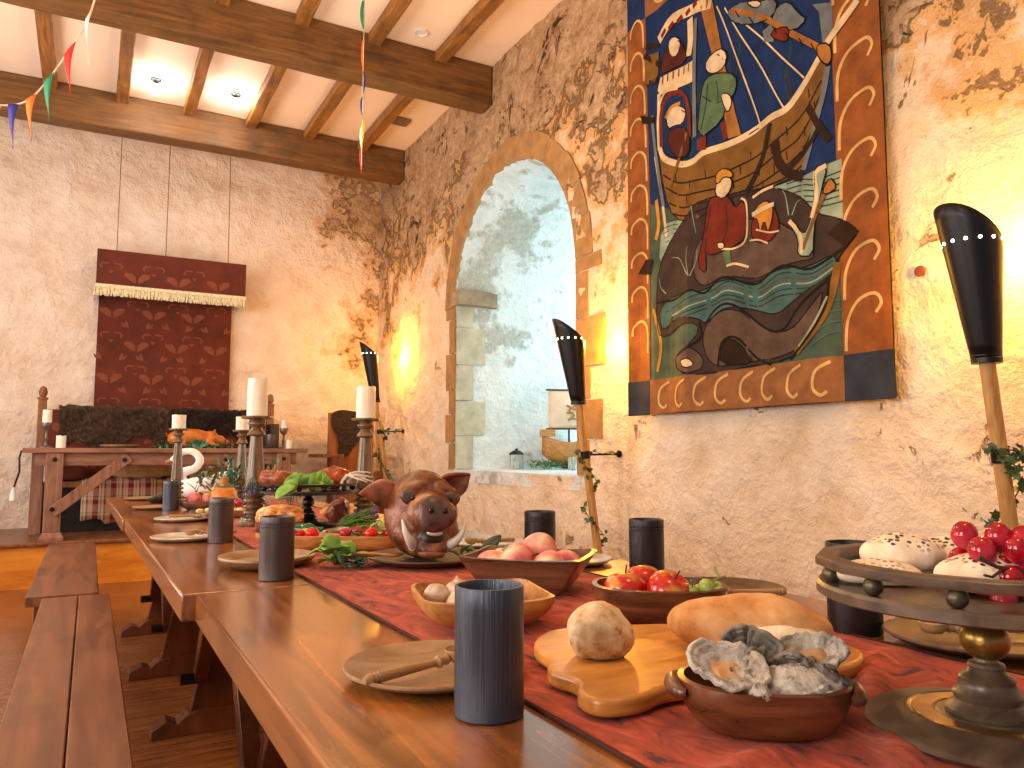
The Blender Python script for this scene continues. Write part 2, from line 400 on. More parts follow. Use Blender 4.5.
def leaf(bm, p, d, up, l, w, mi=0, curl=.15):
    p, d, up = V(p), V(d).normalized(), V(up); s = d.cross(up)
    if s.length < .05: s = d.cross(V((1,0,.3)))
    s.normalize(); u = s.cross(d)
    rows = []
    for i in range(6):
        t = i/5; ww = w*math.sin(PI*min(1, t*.92+.04))**.8*.5; c = p+d*l*t+u*(-curl*l*t*t)
        rows.append([bm.verts.new(c-s*ww+u*ww*.35), bm.verts.new(c), bm.verts.new(c+s*ww+u*ww*.35)])
    for A, B in zip(rows, rows[1:]):
        for k in (0, 1): bm.faces.new([A[k], A[k+1], B[k+1], B[k]]).material_index = mi
def rv(a=1.): return V((random.uniform(-a, a), random.uniform(-a, a), random.uniform(-a, a)))

# ------------------------------------------------------------------ camera
H = 1.02
TH = math.atan(.548*math.cos(R(5.12))); PT = R(5.12)
cam = bpy.data.cameras.new('camera'); co = bpy.data.objects.new('camera', cam); C.objects.link(co)
co.location = (0, 0, H); co.rotation_euler = (PI/2+PT, 0, -TH)
cam.sensor_width = 36; cam.lens = 36*770/1024; cam.clip_start = .05
bpy.context.scene.camera = co

# ------------------------------------------------------------------ the hall
W, YB, ZC = 2.8, 8.3, 4.22
XL, YF = -2.9, -1.6
DY, DZ = 6.92, .345
AC, AR, SILL = (5.20, 2.31), .98, .875
def arch(n=28, grow=0.):
    r = AR+grow
    pts = [(AC[0]+r, SILL)]+[(AC[0]+r*math.cos(PI*i/n), AC[1]+r*math.sin(PI*i/n)) for i in range(n+1)]+[(AC[0]-r, SILL)]
    return pts
def in_arch(y, z, g):
    if z < SILL-g*.2: return False
    if z < AC[1]: return abs(y-AC[0]) < AR+g
    return math.hypot(y-AC[0], z-AC[1]) < AR+g
bm = NB(); box(bm, XL-.2, W+.3, YF, YB+.3, -.12, 0); struct('floor', bm, 'floor_boards', 'polished reddish brown floorboards')
bm = NB(); box(bm, XL-.2, W+.3, YF, YB+.3, ZC, ZC+.1); struct('ceiling', bm, 'ceiling_white')
def wallgrid(name, mat, u0, u1, z0, z1, step, f, skip=None, amp=.03):
    bm = NB(); nu = int((u1-u0)/step); nz_ = int((z1-z0)/step); g = {}
    for i in range(nu+1):
        for k in range(nz_+1):
            u = u0+(u1-u0)*i/nu; z = z0+(z1-z0)*k/nz_
            d = noise.fractal(V((u*1.3, z*1.3, 3.7)), 1, 2, 4)*amp+noise.fractal(V((u*6, z*6, 9)), 1, 2, 3)*amp*.35
            if name == 'wall_right': d = max(d, -.03)-max(0, min(1, (z-2.5)/.5))*abs(noise.fractal(V((u*3.2, z*3.2, 5)), .8, 2, 5))*.035
            g[i, k] = bm.verts.new(f(u, z, d))
    for i in range(nu):
        for k in range(nz_):
            uc = u0+(u1-u0)*(i+.5)/nu; zc = z0+(z1-z0)*(k+.5)/nz_
            if skip and skip(uc, zc): continue
            bm.faces.new([g[i,k], g[i+1,k], g[i+1,k+1], g[i,k+1]])
    for v in [v for v in bm.verts if not v.link_faces]: bm.verts.remove(v)
    return struct(name, bm, mat)
wallgrid('wall_right', 'lime_right', YF, YB, 0, ZC, .045, lambda u, z, d: (W-.004-d*.6, u, z), lambda y, z: in_arch(y, z, .03))
wallgrid('wall_back', 'lime_back', XL, W, 0, ZC, .06, lambda u, z, d: (u, YB-.01+d*.6, z), amp=.035)
# left wall, with unseen tall openings added for the fill light from that side
bm = NB()
fill_openings = [(-.6, .9), (2.2, 3.7), (5.0, 6.4)]
ys = [YF]+[y for w in fill_openings for y in w]+[YB]
for i in range(0, len(ys), 2): box(bm, XL-.2, XL, ys[i], ys[i+1], 0, ZC)
for a, b_ in fill_openings: box(bm, XL-.2, XL, a, b_, 0, 1.0); box(bm, XL-.2, XL, a, b_, 3.0, ZC)
struct('wall_left', bm, 'lime_back')
# embrasure through the thick wall
X2 = 4.35
bm = NB(); N = 36
ol = arch(28); il = []
for (y, z) in ol:
    il.append((AC[0]+(y-AC[0])*.78, SILL+.12+(z-SILL-.0)*.86 if z > SILL else SILL))
rows = []
for s in range(N+1):
    t = s/N; row = []
    pts = [(a[0]*(1-t)+b_[0]*t, a[1]*(1-t)+b_[1]*t) for a, b_ in zip(ol, il)]
    den = []
    for (a, b_) in zip(pts, pts[1:]):
        k = max(1, int(math.hypot(a[0]-b_[0], a[1]-b_[1])/.045)) if (s, 0) else 1
        den.append((a, b_))
    row = []
    for ii, (a, b_) in enumerate(den):
        k = 26 if ii in (0, len(den)-1) else 2
        for j in range(k): row.append((a[0]+(b_[0]-a[0])*j/k, a[1]+(b_[1]-a[1])*j/k))
    row.append(pts[-1])
    vs = []
    for (y, z) in row:
        x = W-.01+(X2-W)*t
        d = noise.fractal(V((x*3, y*3, z*3)), 1, 2, 4)*.028*min(1, t*1.3)
        dy, dz = AC[0]-y, AC[1]-z if z > AC[1] else 0
        l = math.hypot(dy, dz) or 1
        vs.append(bm.verts.new((x, y+dy/l*d, z+dz/l*d)))
    rows.append(vs)
for A, B in zip(rows, rows[1:]):
    for i in range(len(A)-1): bm.faces.new([A[i], A[i+1], B[i+1], B[i]])
struct('wall_reveal', bm, 'lime_white', 'whitewashed reveal of the deep arched window')
bm = NB()
for i in range(14):   # sill top
    for k in range(14):
        pass
prism(bm, [(W-.004, AC[0]-AR-.02), (W-.004, AC[0]+AR+.02), (X2, AC[0]+AR*.8), (X2, AC[0]-AR*.8)], SILL-.1, SILL)
struct('window_1_sill', bm, 'lime_white').name = 'trim_1'
# window at the outer end of the embrasure
wf = NB()
box(wf, X2, X2+.08, 4.2, 6.2, .8, 1.05); box(wf, X2, X2+.08, 4.2, 6.2, 2.95, 3.3)
box(wf, X2, X2+.08, 4.2, 4.52, 1.05, 2.95); box(wf, X2, X2+.08, 5.92, 6.2, 1.05, 2.95)
for y in (4.97, 5.45): box(wf, X2+.02, X2+.05, y-.02, y+.02, 1.05, 2.95)
for z in (1.5, 2.0, 2.5): box(wf, X2+.02, X2+.05, 4.52, 5.92, z-.015, z+.015)
w1 = struct('window_1', wf, 'pale_stone', smooth=False)
g = NB(); box(g, X2+.055, X2+.065, 4.5, 5.95, 1.03, 2.97); obj('window_pane', g, 'clear_glass', w1, smooth=False)
# arch ring of dressed stone and quoins
bm = NB(); nv = 13
for i in range(nv):
    a0, a1 = PI*i/nv+.001, PI*(i+1)/nv-.001; wd = .185 if i % 2 else .195
    p = []
    for k in range(4): a = a0+(a1-a0)*k/3; p.append((AC[0]+(AR-.004)*math.cos(a), AC[1]+(AR-.004)*math.sin(a)))
    for k in range(3, -1, -1): a = a0+(a1-a0)*k/3; p.append((AC[0]+(AR+wd)*math.cos(a), AC[1]+(AR+wd)*math.sin(a)))
    prism(bm, p, W-.016, W+.12, Matrix(((0,0,1,0), (1,0,0,0), (0,1,0,0), (0,0,0,1))))
for s in (-1, 1):
    z = SILL; k = 0; random.seed(4)
    while z < AC[1]-.02:
        h = min(random.uniform(.2, .34), AC[1]-z); wd = (.16, .3)[k % 2]*(1 if s < 0 else .75)+random.uniform(-.03, .03)
        e = AC[0]+s*(AR-.004); f_ = AC[0]+s*(AR+wd)
        if s > 0: f_ = AC[0]+s*(AR+(.1, .17)[k % 2])
        box(bm, W-.014, W+.12, min(e, f_), max(e, f_), z+.004, z+h-.004); z += h; k += 1
bmesh.ops.subdivide_edges(bm, edges=bm.edges, cuts=2)
wob(bm, .005, 9)
struct('trim_2', bm, 'sandstone', 'dressed orange stone round the window arch')
# pale quoin blocks and the spring stone on the far side of the reveal
bm = NB(); z = SILL; k = 0
random.seed(5)
while z < 2.3:
    h = random.uniform(.22, .34); l = (.16, .27)[k % 2]; z1 = min(z+h, 2.33)
    y0 = AC[0]+AR
    prism(bm, [(W+.005, y0+.02), (W+.005, y0-.018), (W+l, y0-.018-l*.139), (W+l, y0+.05)], z+.006, z1-.006); z += h; k += 1
bmesh.ops.subdivide_edges(bm, edges=bm.edges, cuts=2); wob(bm, .006, 9)
struct('trim_3', bm, 'pale_stone')
bm = NB(); box(bm, W-.02, W+.36, AC[0]+AR-.12, AC[0]+AR+.05, 2.32, 2.45)
bmesh.ops.subdivide_edges(bm, edges=bm.edges, cuts=4); wob(bm, .02, 7)
struct('trim_4', bm, 'worn_stone', 'weathered spring stone jutting from the reveal')
# beams and joists
def beam(y0, y1, z0=3.87):
    bm = NB(); box(bm, XL, W-.005, y0, y1, z0, ZC-.002)
    bmesh.ops.subdivide_edges(bm, edges=[e for e in bm.edges if abs((e.verts[0].co-e.verts[1].co).x) > 1], cuts=40)
    wob(bm, .008, 2.2); return bm
beams = []
for y0, z0, lb in ((5.46, 3.88, 'heavy dark oak ceiling beam, the nearer of the two'), (7.49, 3.89, 'heavy dark oak ceiling beam close to the back wall')):
    o = obj('ceiling_beam', beam(y0, y0+.2, z0), 'beam_wood', bev=.012); o['kind'] = 'structure'; o['label'] = lb
random.seed(3)
for i in range(-3, 6):
    x = .12+i*.553
    bm = NB(); box(bm, x-.05, x+.05, YF, YB-.03, ZC-.085, ZC-.001)
    bmesh.ops.subdivide_edges(bm, edges=[e for e in bm.edges if abs((e.verts[0].co-e.verts[1].co).y) > 1], cuts=50); wob(bm, .006, 3)
    o = obj('ceiling_joist', bm, 'joist_wood', bev=.008); o['kind'] = 'structure'
# ceiling fittings
def spot(x, y, lit, label):
    t = thing('ceiling_spotlight', label, 'ceiling light', (x, y, ZC), 0)
    bm = NB(); lathe(bm, [(0,0), (.045,0), (.045,-.012), (.02,-.02), (.02,-.03), (0,-.03)], 20); obj('mount', bm, 'black_metal', t)
    bm = NB(); lathe(bm, [(0,-.03), (.022,-.03), (.028,-.06), (.024,-.06), (0,-.055)], 20); obj('lamp_body', bm, 'black_metal', t)
    bm = NB(); sphere(bm, (0,0,-.088), (.05,.05,.045), 3); obj('bulb', bm, 'lamp_glow', t)
    return t
spot(.36, 7.05, 1, 'small lit ceiling spotlight, the left one of two'); spot(1.01, 7.01, 1, 'small lit ceiling spotlight, the right one of two')
bm = NB(); lathe(bm, [(0,0), (.055,0), (.06,-.008), (.045,-.012), (.04,-.004), (0,-.004)], 28); tag(obj('smoke_detector', bm, 'flag_white', loc=(2.08, 5.26, ZC)), 'round white disc fitting on the ceiling panel before the near beam', 'smoke detector')
bm = NB(); box(bm, 2.40, 2.58, 6.74, 6.90, ZC-.02, ZC-.001); tag(obj('ceiling_vent', bm, 'hatch_grey', bev=.004), 'grey square vent cover on the ceiling by the right wall', 'vent')

# dais
bm = NB(); box(bm, XL, W-.02, DY, YB-.02, .001, DZ-.03); struct('trim_5', bm, 'dais_front', 'orange wooden riser of the dais')
bm = NB(); box(bm, XL, W-.02, DY-.03, YB-.02, DZ-.03, DZ); o = struct('dais', bm, 'bench_wood', 'raised wooden dais floor along the back wall', bev=.008)

# ------------------------------------------------------------------ long tables
def long_table(label, x0, x1, y0, y1, xs):
    """x0,x1 at y0; shifted by xs at y1"""
    t = thing('trestle_table', label, 'table', (0, 0, 0), 0, 'long tables end to end')
    bm = NB(); z0, z1 = .69, .75
    prism(bm, [(x0, y0), (x1, y0), (x1+xs, y1), (x0+xs, y1)], z0+.008, z1); obj('tabletop', bm, 'table_wood', t, bev=.004)
    for k, yy in enumerate((y0+.42, y1-.42)):
        c = (x0+x1)/2+xs/2; s = 1 if k else -1
        bm = NB()
        prism(bm, [(c-.3, .07), (c+.3, .07), (c+.24, .35), (c+.3, .69), (c-.3, .69), (c-.24, .35)], yy-.025, yy+.025, Matrix(((1,0,0,0), (0,0,1,0), (0,1,0,0), (0,0,0,1))))
        lg = obj('leg', bm, 'trestle_wood', t, bev=.004)
        bm = NB(); P_ = [(-.5,0), (-.5,.035), (-.44,.06), (-.4,.045), (-.36,.075), (-.3,.085), (.3,.085), (.36,.075), (.4,.045), (.44,.06), (.5,.035), (.5,0)]
        prism(bm, [(c+x*.86, z) for x, z in P_], yy-.045, yy+.045, Matrix(((1,0,0,0), (0,0,1,0), (0,1,0,0), (0,0,0,1)))); obj('foot', bm, 'trestle_wood', t, bev=.004)
        bm = NB(); box(bm, c-.4, c+.4, yy-.04, yy+.04, .64, .689); obj('crosspiece', bm, 'trestle_wood', t, bev=.004)
        for q in (-1, 1):
            bm = NB(); bar(bm, (c+q*.27, yy+s*-.03, .2), (c+q*.27, yy+s*-.42, .66), .06, .045, (1,0,0)); obj('brace', bm, 'trestle_wood', t, bev=.003)
            bm = NB(); tube(bm, [(c+q*.29, yy-s*.05, .2), (c+q*.34, yy-s*.05, .2)], .02, 8); obj('peg', bm, 'black_wood', t)
    bm = NB(); box(bm, (x0+x1)/2+xs/2-.03, (x0+x1)/2+xs/2+.03, y0+.2, y1-.2, .3, .42); obj('stretcher', bm, 'trestle_wood', t, bev=.004)
    return t
long_table('long brown trestle table nearest the viewer, carrying the oyster bowl and bread board', .19, 1.2, -.45, 1.615, 0)
long_table('middle one of the long brown trestle tables, carrying the boar head', .165, 1.185, 1.622, 3.565, -.028)
long_table('far long brown trestle table ending beside the raised dais', .128, 1.15, 3.572, 5.35, -.028)
# benches
def bench(label, x0, x1, y0, y1, zt, seam=True):
    t = thing('bench', label, 'bench', (0,0,0), 0, 'wooden benches beside the long tables')
    bm = NB(); xm = x0+(x1-x0)*.53 if seam else x1+.0015; box(bm, x0, xm-.0015, y0, y1, zt-.04, zt); obj('seat_board', bm, 'bench_wood', t, bev=.003)
    if seam: bm = NB(); box(bm, xm+.0015, x1, y0, y1, zt-.04, zt); obj('seat_board', bm, 'bench_wood', t, bev=.003)
    for yy in (y0+.25, y1-.25):
        bm = NB(); box(bm, x0+.02, x1-.02, yy-.02, yy+.02, 0, zt-.041); obj('leg', bm, 'trestle_wood', t, bev=.003)
    bm = NB(); box(bm, (x0+x1)/2-.02, (x0+x1)/2+.02, y0+.06, y1-.06, zt-.13, zt-.041); obj('stretcher', bm, 'black_wood', t, bev=.003)
bench('long plain brown bench in the left foreground with scuffed seat', -.142, .094, .35, 3.6, .45)
bench('far plain brown bench in front of the orange riser', -.2, .055, 3.62, 5.62, .455, False)

# runner
bm = NB(); nx, ny = 44, 420; g = {}
for i in range(nx+1):
    for j in range(ny+1):
        u = i/nx; y = -.42+5.3*j/ny
        x = .419+u*.575+.006*math.sin(y*2.1+u)+(.02*max(0, .9-y) if u > .5 else 0)*(u-.5)
        z = .7525
        for (cx, cy, a, s, an) in ((.69,.555,.010,.018,.8), (.725,.60,.007,.014,1.2), (.80,.60,.010,.018,.7), (.86,.575,.009,.018,1.2), (.66,.475,.007,.016,.9), (.905,.66,.008,.02,.4), (.92,.52,.008,.02,1.5), (.50,.50,.006,.02,.3)):
            dx, dy = x-cx, y-cy; p = dx*math.cos(an)+dy*math.sin(an); q = -dx*math.sin(an)+dy*math.cos(an)
            z += 1.9*a*math.exp(-(q/s)**2-(p/.06)**2)
        z += .0015*abs(noise.noise(V((x*16, y*10, 0))))
        g[i, j] = bm.verts.new((x, y, z))
for i in range(nx):
    for j in range(ny): bm.faces.new([g[i,j], g[i+1,j], g[i+1,j+1], g[i,j+1]])
run = thing('table_runner', 'long dark red cloth runner down the middle of the long tables', 'table runner', (0,0,0))
o = obj('cloth', bm, 'runner_red', run); sd = o.modifiers.new('s', 'SOLIDIFY'); sd.thickness = .0018; sd.offset = -1
for x_ in (.419, .994):
    bm = NB(); tube(bm, [(x_+.006*math.sin(y*.5*2.1+(x_>.5)), y*.5, .7532) for y in range(0, 10)], .0022, 6); obj('hem', bm, 'hem_dark', run)

# ------------------------------------------------------------------ tableware
def mug(name_label, loc, mat, r=.0365, h=.13, rz=0, grooves=True):
    t = thing('mug', name_label, 'mug', loc, rz, 'dark ribbed drinking beakers')
    bm = NB()
    pr = [(0,0), (r-.002,0), (r,.002), (r,h*.45), (r,h*.83)]
    if grooves: pr += [(r-.001,h*.835), (r-.001,h*.845), (r,h*.85), (r,h*.88), (r-.001,h*.885), (r-.001,h*.895), (r,h*.9)]
    pr += [(r,h-.002), (r-.001,h), (r-.003,h), (r-.004,h-.002), (r-.004,.008), (0,.008)]
    lathe(bm, pr, 56); obj('cup', bm, mat, t); return t
ZT = .75; ZR = .7555
mug('tall dark blue-grey ribbed beaker in front of the near spoon plate', (.375, .737, ZT), 'mug_blue', .0363, .132, 0, False)
mug('grey-brown grooved beaker standing beside the bowl plate, nearest on the left table edge row', (.362, 1.72, ZT), 'mug_brown', .0365, .134)
mug('grey-brown grooved beaker next to the spread of grapes and the left tall candlestick', (.358, 2.50, ZT), 'mug_brown', .0365, .134)
mug('farthest grey beaker on the long table, below the thin far candlestick', (.345, 4.0, ZT), 'mug_blue', .036, .138)
mug('dark beaker behind the bowl of apples', (1.031, 1.301, ZT), 'mug_dark', .0365, .132)
mug('dark beaker behind the square bowl of peaches', (.955, 1.61, ZT), 'mug_dark', .0375, .131)
mug('dark beaker half hidden behind the tiered bread stand', (1.03, .80, ZT), 'mug_dark', .039, .134, 0, False)

def plate(label, loc, r, mat, group='round wooden plates', deep=.014):
    bm = NB(); lathe(bm, [(0,0), (r*.72,0), (r*.93,deep*.5), (r,deep*.85), (r,deep), (r*.985,deep*1.1), (r*.84,deep*.8), (r*.76,deep*.45), (r*.55,deep*.38), (0,deep*.36)], 64)
    return tag(obj('plate', bm, mat, loc=loc), label, 'plate', group)
plate('light brown round wooden plate with a spoon beside the nearest beaker', (.378, .893, ZT+.002), .108, 'plate_wood')
plate('deep brown round plate behind the middle beaker on the left edge', (.384, 1.925, ZT+.002), .112, 'plate_wood', deep=.024)
plate('pale shiny round plate left of the second beaker from the boar', (.275, 2.62, ZT), .104, 'pale_plate')
plate('round plate holding a long wooden spoon past the second table joint', (.335, 3.36, ZT), .105, 'pale_plate')
plate('round brown plate left of the farthest beaker', (.285, 4.12, ZT), .098, 'plate_wood')
plate('farthest round brown plate at the end of the long table', (.29, 4.95, ZT), .11, 'plate_wood')
plate('pale reflecting round plate with a wooden spoon right of the boar head', (1.03, 2.03, ZT), .108, 'pale_plate')
plate('pale reflecting round plate behind the peaches', (1.05, 1.62, ZT), .1, 'pale_plate')
plate('dark brown round plate behind the white loaf and apples', (1.09, 1.13, ZT), .108, 'plate_dark')
plate('large dark brown round plate beneath the right edge of the tiered stand', (1.1, .66, ZT+.004), .118, 'plate_dark')
def spoon(label, loc, rz, l=.17, tilt=0, mat='spoon_wood'):
    t = thing('wooden_spoon', label, 'spoon', loc, rz, 'turned wooden spoons')
    t.rotation_euler = (0, tilt, rz)
    bm = NB()
    pr = [(0,-l*.5), (.004,-l*.5+.001), (.0062,-l*.5+.005), (.0068,-l*.5+.009), (.0055,-l*.5+.011), (.0068,-l*.5+.014), (.0055,-l*.5+.016), (.0068,-l*.5+.019), (.006,-l*.5+.022), (.005,0), (.0045,l*.13), (.0075,l*.15), (.0075,l*.17), (.005,l*.19), (.006,l*.24), (.003,l*.27)]
    lathe(bm, pr, 16, M4=Matrix(((0,0,1,0), (0,1,0,0), (-1,0,0,.009), (0,0,0,1)))); obj('handle', bm, mat, t)
    bm = NB(); n = 20
    lathe(bm, [(0,-.014), (.012,-.011), (.018,-.004), (.0195,.003), (.0185,.004), (.0165,-.002), (.01,-.008), (0,-.0105)], 28, (l*.27+.016, 0, .0145)); obj('spoon_bowl', bm, mat, t)
    return t
s0 = spoon('turned wooden spoon lying on the near plate with its handle over the rim', (.352, .866, .762), R(0), .155)
s0.rotation_euler = (0, R(-2), math.atan2(.742-.855-.0, .44-.30)+R(52))
again(s0, 'wooden spoon with a round bowl on the plate right of the boar head', (1.02, 2.0, .76), R(175))
again(s0, 'wooden spoon on the dark plate behind the apple bowl', (1.03, 1.03, .765), R(150))
again(s0, 'wooden spoon with its little bowl under the tiered stand on the dark plate', (1.10, .66, .766), R(150))
again(s0, 'wooden spoon lying across the plate past the second table joint', (.36, 3.33, .763), R(-10))
again(s0, 'wooden spoon on the pale plate beside the second beaker', (.345, 2.62, .762), R(175))

def square_bowl(label, loc, rz, a, b, h, mat, n=5., base=.62, lift=.0, t=.008, th=.0, cat='bowl', name='bowl', group=None):
    bm = NB(); S = 72; rings = []
    def ring(sc, z, lf, ex, dt=0.):
        rg = []
        for i in range(S):
            an = 2*PI*i/S+PI/4*0; c, s = math.cos(an), math.sin(an)
            r = (abs(c)**ex+abs(s)**ex)**(-1/ex)
            k = max(0, (r-1)/.414)
            rg.append(bm.verts.new(((a*sc-dt)*r*c, (b*sc-dt)*r*s, z+lf*k*k)))
        return rg
    steps = 7
    for k in range(steps+1):
        q = k/steps; sc = base+(1-base)*(math.sin(q*PI/2)**.85 if n < 10 else q**.9); rings.append(ring(sc, h*q**(1.25 if n < 10 else 1), lift*q, n))
    for k in range(steps, -1, -1):
        q = k/steps; sc = base+(1-base)*(math.sin(q*PI/2)**.85 if n < 10 else q**.9); rings.append(ring(sc, t*.8+(h-t*.8)*q**(1.25 if n < 10 else 1)+(.001 if k == steps else 0), lift*q, n, t))
    for A, B in zip(rings, rings[1:]):
        for i in range(S): bm.faces.new([A[i], A[(i+1)%S], B[(i+1)%S], B[i]])
    bm.faces.new(rings[0]); bm.faces.new(rings[-1])
    return tag(obj(name, bm, mat, loc=loc, rz=rz), label, cat, group)
square_bowl('large square dark walnut bowl full of peaches', (.768, 1.335, ZR), R(-45), .120, .098, .066, 'walnut', 18., .60, .004, .009)
square_bowl('square light wood bowl of garlic behind the nearest beaker', (.552, 1.115, ZR), R(-13.5), .103, .103, .046, 'light_wood', 5.5, .5, .008, .006)
square_bowl('oval dark wooden bowl holding apples and green grapes', (.808, .990, ZR), R(-34), .106, .082, .056, 'walnut_bowl', 2.4, .68, 0, .008)
square_bowl('oval wooden boat dish of tomato salad left of the boar head', (.518, 2.19, ZR), R(-48), .13, .06, .04, 'light_wood', 2.6, .6, .0, .006)
square_bowl('oval wooden boat dish of tomatoes and radishes touching the boar head platter', (.69, 2.085, ZR), R(-30), .1, .055, .038, 'light_wood', 2.6, .6, .0, .006)
# oyster bowl with handles
ob = thing('oyster_bowl', 'oval reddish wooden bowl with two lug handles heaped with oyster shells', 'bowl', (.585, .562, ZR+.001), R(-38))
o = square_bowl(None, (0,0,0), 0, .081, .060, .045, 'walnut_bowl', 2.3, .7, 0, .006, name='bowl_body'); o.parent = ob
for k in ('label', 'category', 'group'):
    if k in o: del o[k]
for s in (-1, 1):
    bm = NB(); pts = [(s*(.074+.012*math.sin(PI*i/10)), .03*math.cos(PI*i/10), .036) for i in range(11)]
    tube(bm, pts, [.004+.005*math.sin(PI*i/10) for i in range(11)], 10); obj('handle', bm, 'walnut_bowl', ob)

def fruit_obj(name, label, cat, loc, r, mat, kind, group, rot=(0,0,0), leafy=False):
    t = thing(name, label, cat, loc, 0, group); t.rotation_euler = rot
    bm = NB()
    def f(p):
        q = p.copy(); rho = math.hypot(p.x, p.y)
        if kind == 'apple': q.z = p.z*.9-(.22*math.exp(-(rho/.28)**2) if p.z > 0 else -.16*math.exp(-(rho/.25)**2)); k = 1+.05*p.z; q.x *= k; q.y *= k
        elif kind == 'peach':
            q.z = p.z*.88-(.14*math.exp(-(rho/.22)**2) if p.z > 0 else 0)
            cr = .06*math.exp(-(p.x/.12)**2)*(1 if p.y > 0 else 0); q *= (1-cr)
        elif kind == 'garlic':
            a = math.atan2(p.y, p.x); k = 1+.05*math.cos(8*a)*(1-abs(p.z)); q.x *= k; q.y *= k; q.z = p.z*.82+(.35*math.exp(-(rho/.15)**2) if p.z > 0 else 0)
        elif kind == 'tomato': q.z *= .88
        return q
    sphere(bm, (0,0,0), r, 4 if r > .02 else 3, f=f); obj('flesh' if kind != 'garlic' else 'bulb', bm, mat, t)
    if kind == 'apple':
        bm = NB(); tube(bm, [(0,0,r*.6), (.001,0,r*.9), (.003,0,r*1.15)], .0012, 6); obj('stalk', bm, 'stem_brown', t)
    if leafy:
        bm = NB(); leaf(bm, (0,0,r*.72), (.6,-.8,.35), (0,0,1), r*.8, r*.42); obj('leaf', bm, 'leaf_green', t)
    return t
pc = Matrix.Rotation(R(-45), 3, 'Z')
pb = V((.768, 1.335, -.004))
for i, (u, w_, z, lb, lf, rr) in enumerate((
    (-.070, -.03, .802, 'leftmost pink peach in the square walnut bowl', 0, .032), (-.062, .035, .800, 'orange pink peach at the back left of the square bowl', 0, .032),
    (-.018, -.036, .812, 'large pink and yellow peach with a leaf at the front of the square bowl', 1, .037), (.012, .022, .826, 'white peach topmost on the heap in the square bowl', 0, .038),
    (.045, -.03, .806, 'rose peach with a green leaf by the near corner of the square bowl', 1, .032), (.072, .012, .803, 'deep pink peach by the right rim of the square bowl', 0, .032), (.012, .03, .79, 'peach lying under the topmost one in the square bowl', 0, .032))):
    p = pb+pc @ V((u, w_, 0)); fruit_obj('peach', lb, 'peach', (p.x, p.y, z), rr, 'peach_skin', 'peach', 'peaches in the square bowl', (R(random.uniform(-40,40)), R(random.uniform(-40,40)), random.uniform(0,6)), lf)
for i, (x, y, z, lb) in enumerate(((.763, 1.018, .799, 'red and yellow apple with a stalk at the left of the oval bowl'), (.81, 1.035, .803, 'red apple at the back of the oval bowl'), (.805, .962, .803, 'bright red apple in the middle of the oval bowl'))):
    fruit_obj('apple', lb, 'apple', (x, y, z), .036, 'apple_skin', 'apple', 'apples in the oval bowl', (R((-6,15,-25)[i]), R((4,20,14)[i]), i*2.))
def bunch(name, label, loc, pts, r, mat, group=None, sc=(1,1,1.0)):
    t = thing(name, label, 'grapes', loc)
    for p in pts:
        bm = NB(); sphere(bm, p, (r*random.uniform(.92,1.05), r*random.uniform(.92,1.05), r*random.uniform(1.02,1.15)), 3); obj('grape', bm, mat, t)
    return t
gg = bunch('grape_bunch', 'small bunch of green grapes in the oval apple bowl', (.848, .925, .80), [(0,0,.012), (-.02,.01,.002), (.018,-.01,.0), (-.006,-.016,-.002), (.004,.02,0), (.026,.008,.006)], .0125, 'grape_green')
bm = NB(); tube(bm, [(0,0,.01), (.015,-.005,.024), (.03,-.012,.03)], .0015, 6); tube(bm, [(.02,-.008,.027), (.02,0,.036), (.022,.004,.042)], .002, 6); tube(bm, [(-.02,.01,.005), (-.024,.004,.018), (-.03,0,.026)], .0015, 6); obj('stem', bm, 'stem_green', gg)
gb = V((.552, 1.115, 0))
for i, (u, w_, z, lb) in enumerate(((-.055,.045,.792,'pale garlic bulb nearest the far left corner of the light bowl'), (-.022,.038,.798,'pale garlic bulb second from the left corner of the light bowl'), (-.035,.0,.788,'garlic bulb just left of the beaker in the light bowl'), (.008,.0,.79,'garlic bulb in the middle of the light bowl'), (.04,-.035,.796,'pale garlic bulb right of the beaker in the light bowl'), (.045,.01,.788,'garlic bulb at the right side of the light bowl'))):
    p = gb+V((u, w_, 0)); fruit_obj('garlic_bulb', lb, 'garlic', (p.x, p.y, z), .022, 'garlic_skin', 'garlic', 'garlic bulbs in the light bowl', (R(random.uniform(-50,50)), R(random.uniform(-50,50)), i))

# bread board
bm = NB()
pl = smoothpoly([(.503,.865), (.535,.915), (.585,.945), (.66,.925), (.738,.895), (.80,.86), (.865,.80), (.875,.70), (.845,.635), (.76,.612), (.68,.66), (.60,.645), (.545,.66), (.50,.640), (.455,.648), (.448,.685), (.478,.72), (.462,.77), (.50,.815)], 2)
prism(bm, pl, ZR+.001, ZR+.02)
o = tag(obj('cutting_board', bm, 'olive_board'), 'wavy-edged golden wooden board under the loaf and roll', 'cutting board')
bv = o.modifiers.new('b', 'BEVEL'); bv.width = .0055; bv.segments = 4; bv.limit_method = 'ANGLE'; bv.angle_limit = R(60)
ZB = ZR+.02
# roll
bm = NB(); sphere(bm, (0,0,0), (.041,.040,.036), 5, f=lambda p: V((p.x*(1-.12*p.z), p.y*(1-.12*p.z), max(p.z, -.80))))
for v in bm.verts:
    v.co += v.co.normalized()*(noise.fractal(v.co*34, 1, 2, 4)*.003+noise.noise(v.co*22+V((3,1,0)))*.004)
tag(obj('bread_roll', bm, 'bread_roll', loc=(.553, .792, ZB+.0285), rz=.4), 'round crusty bread roll standing at the left of the wavy board', 'bread roll')
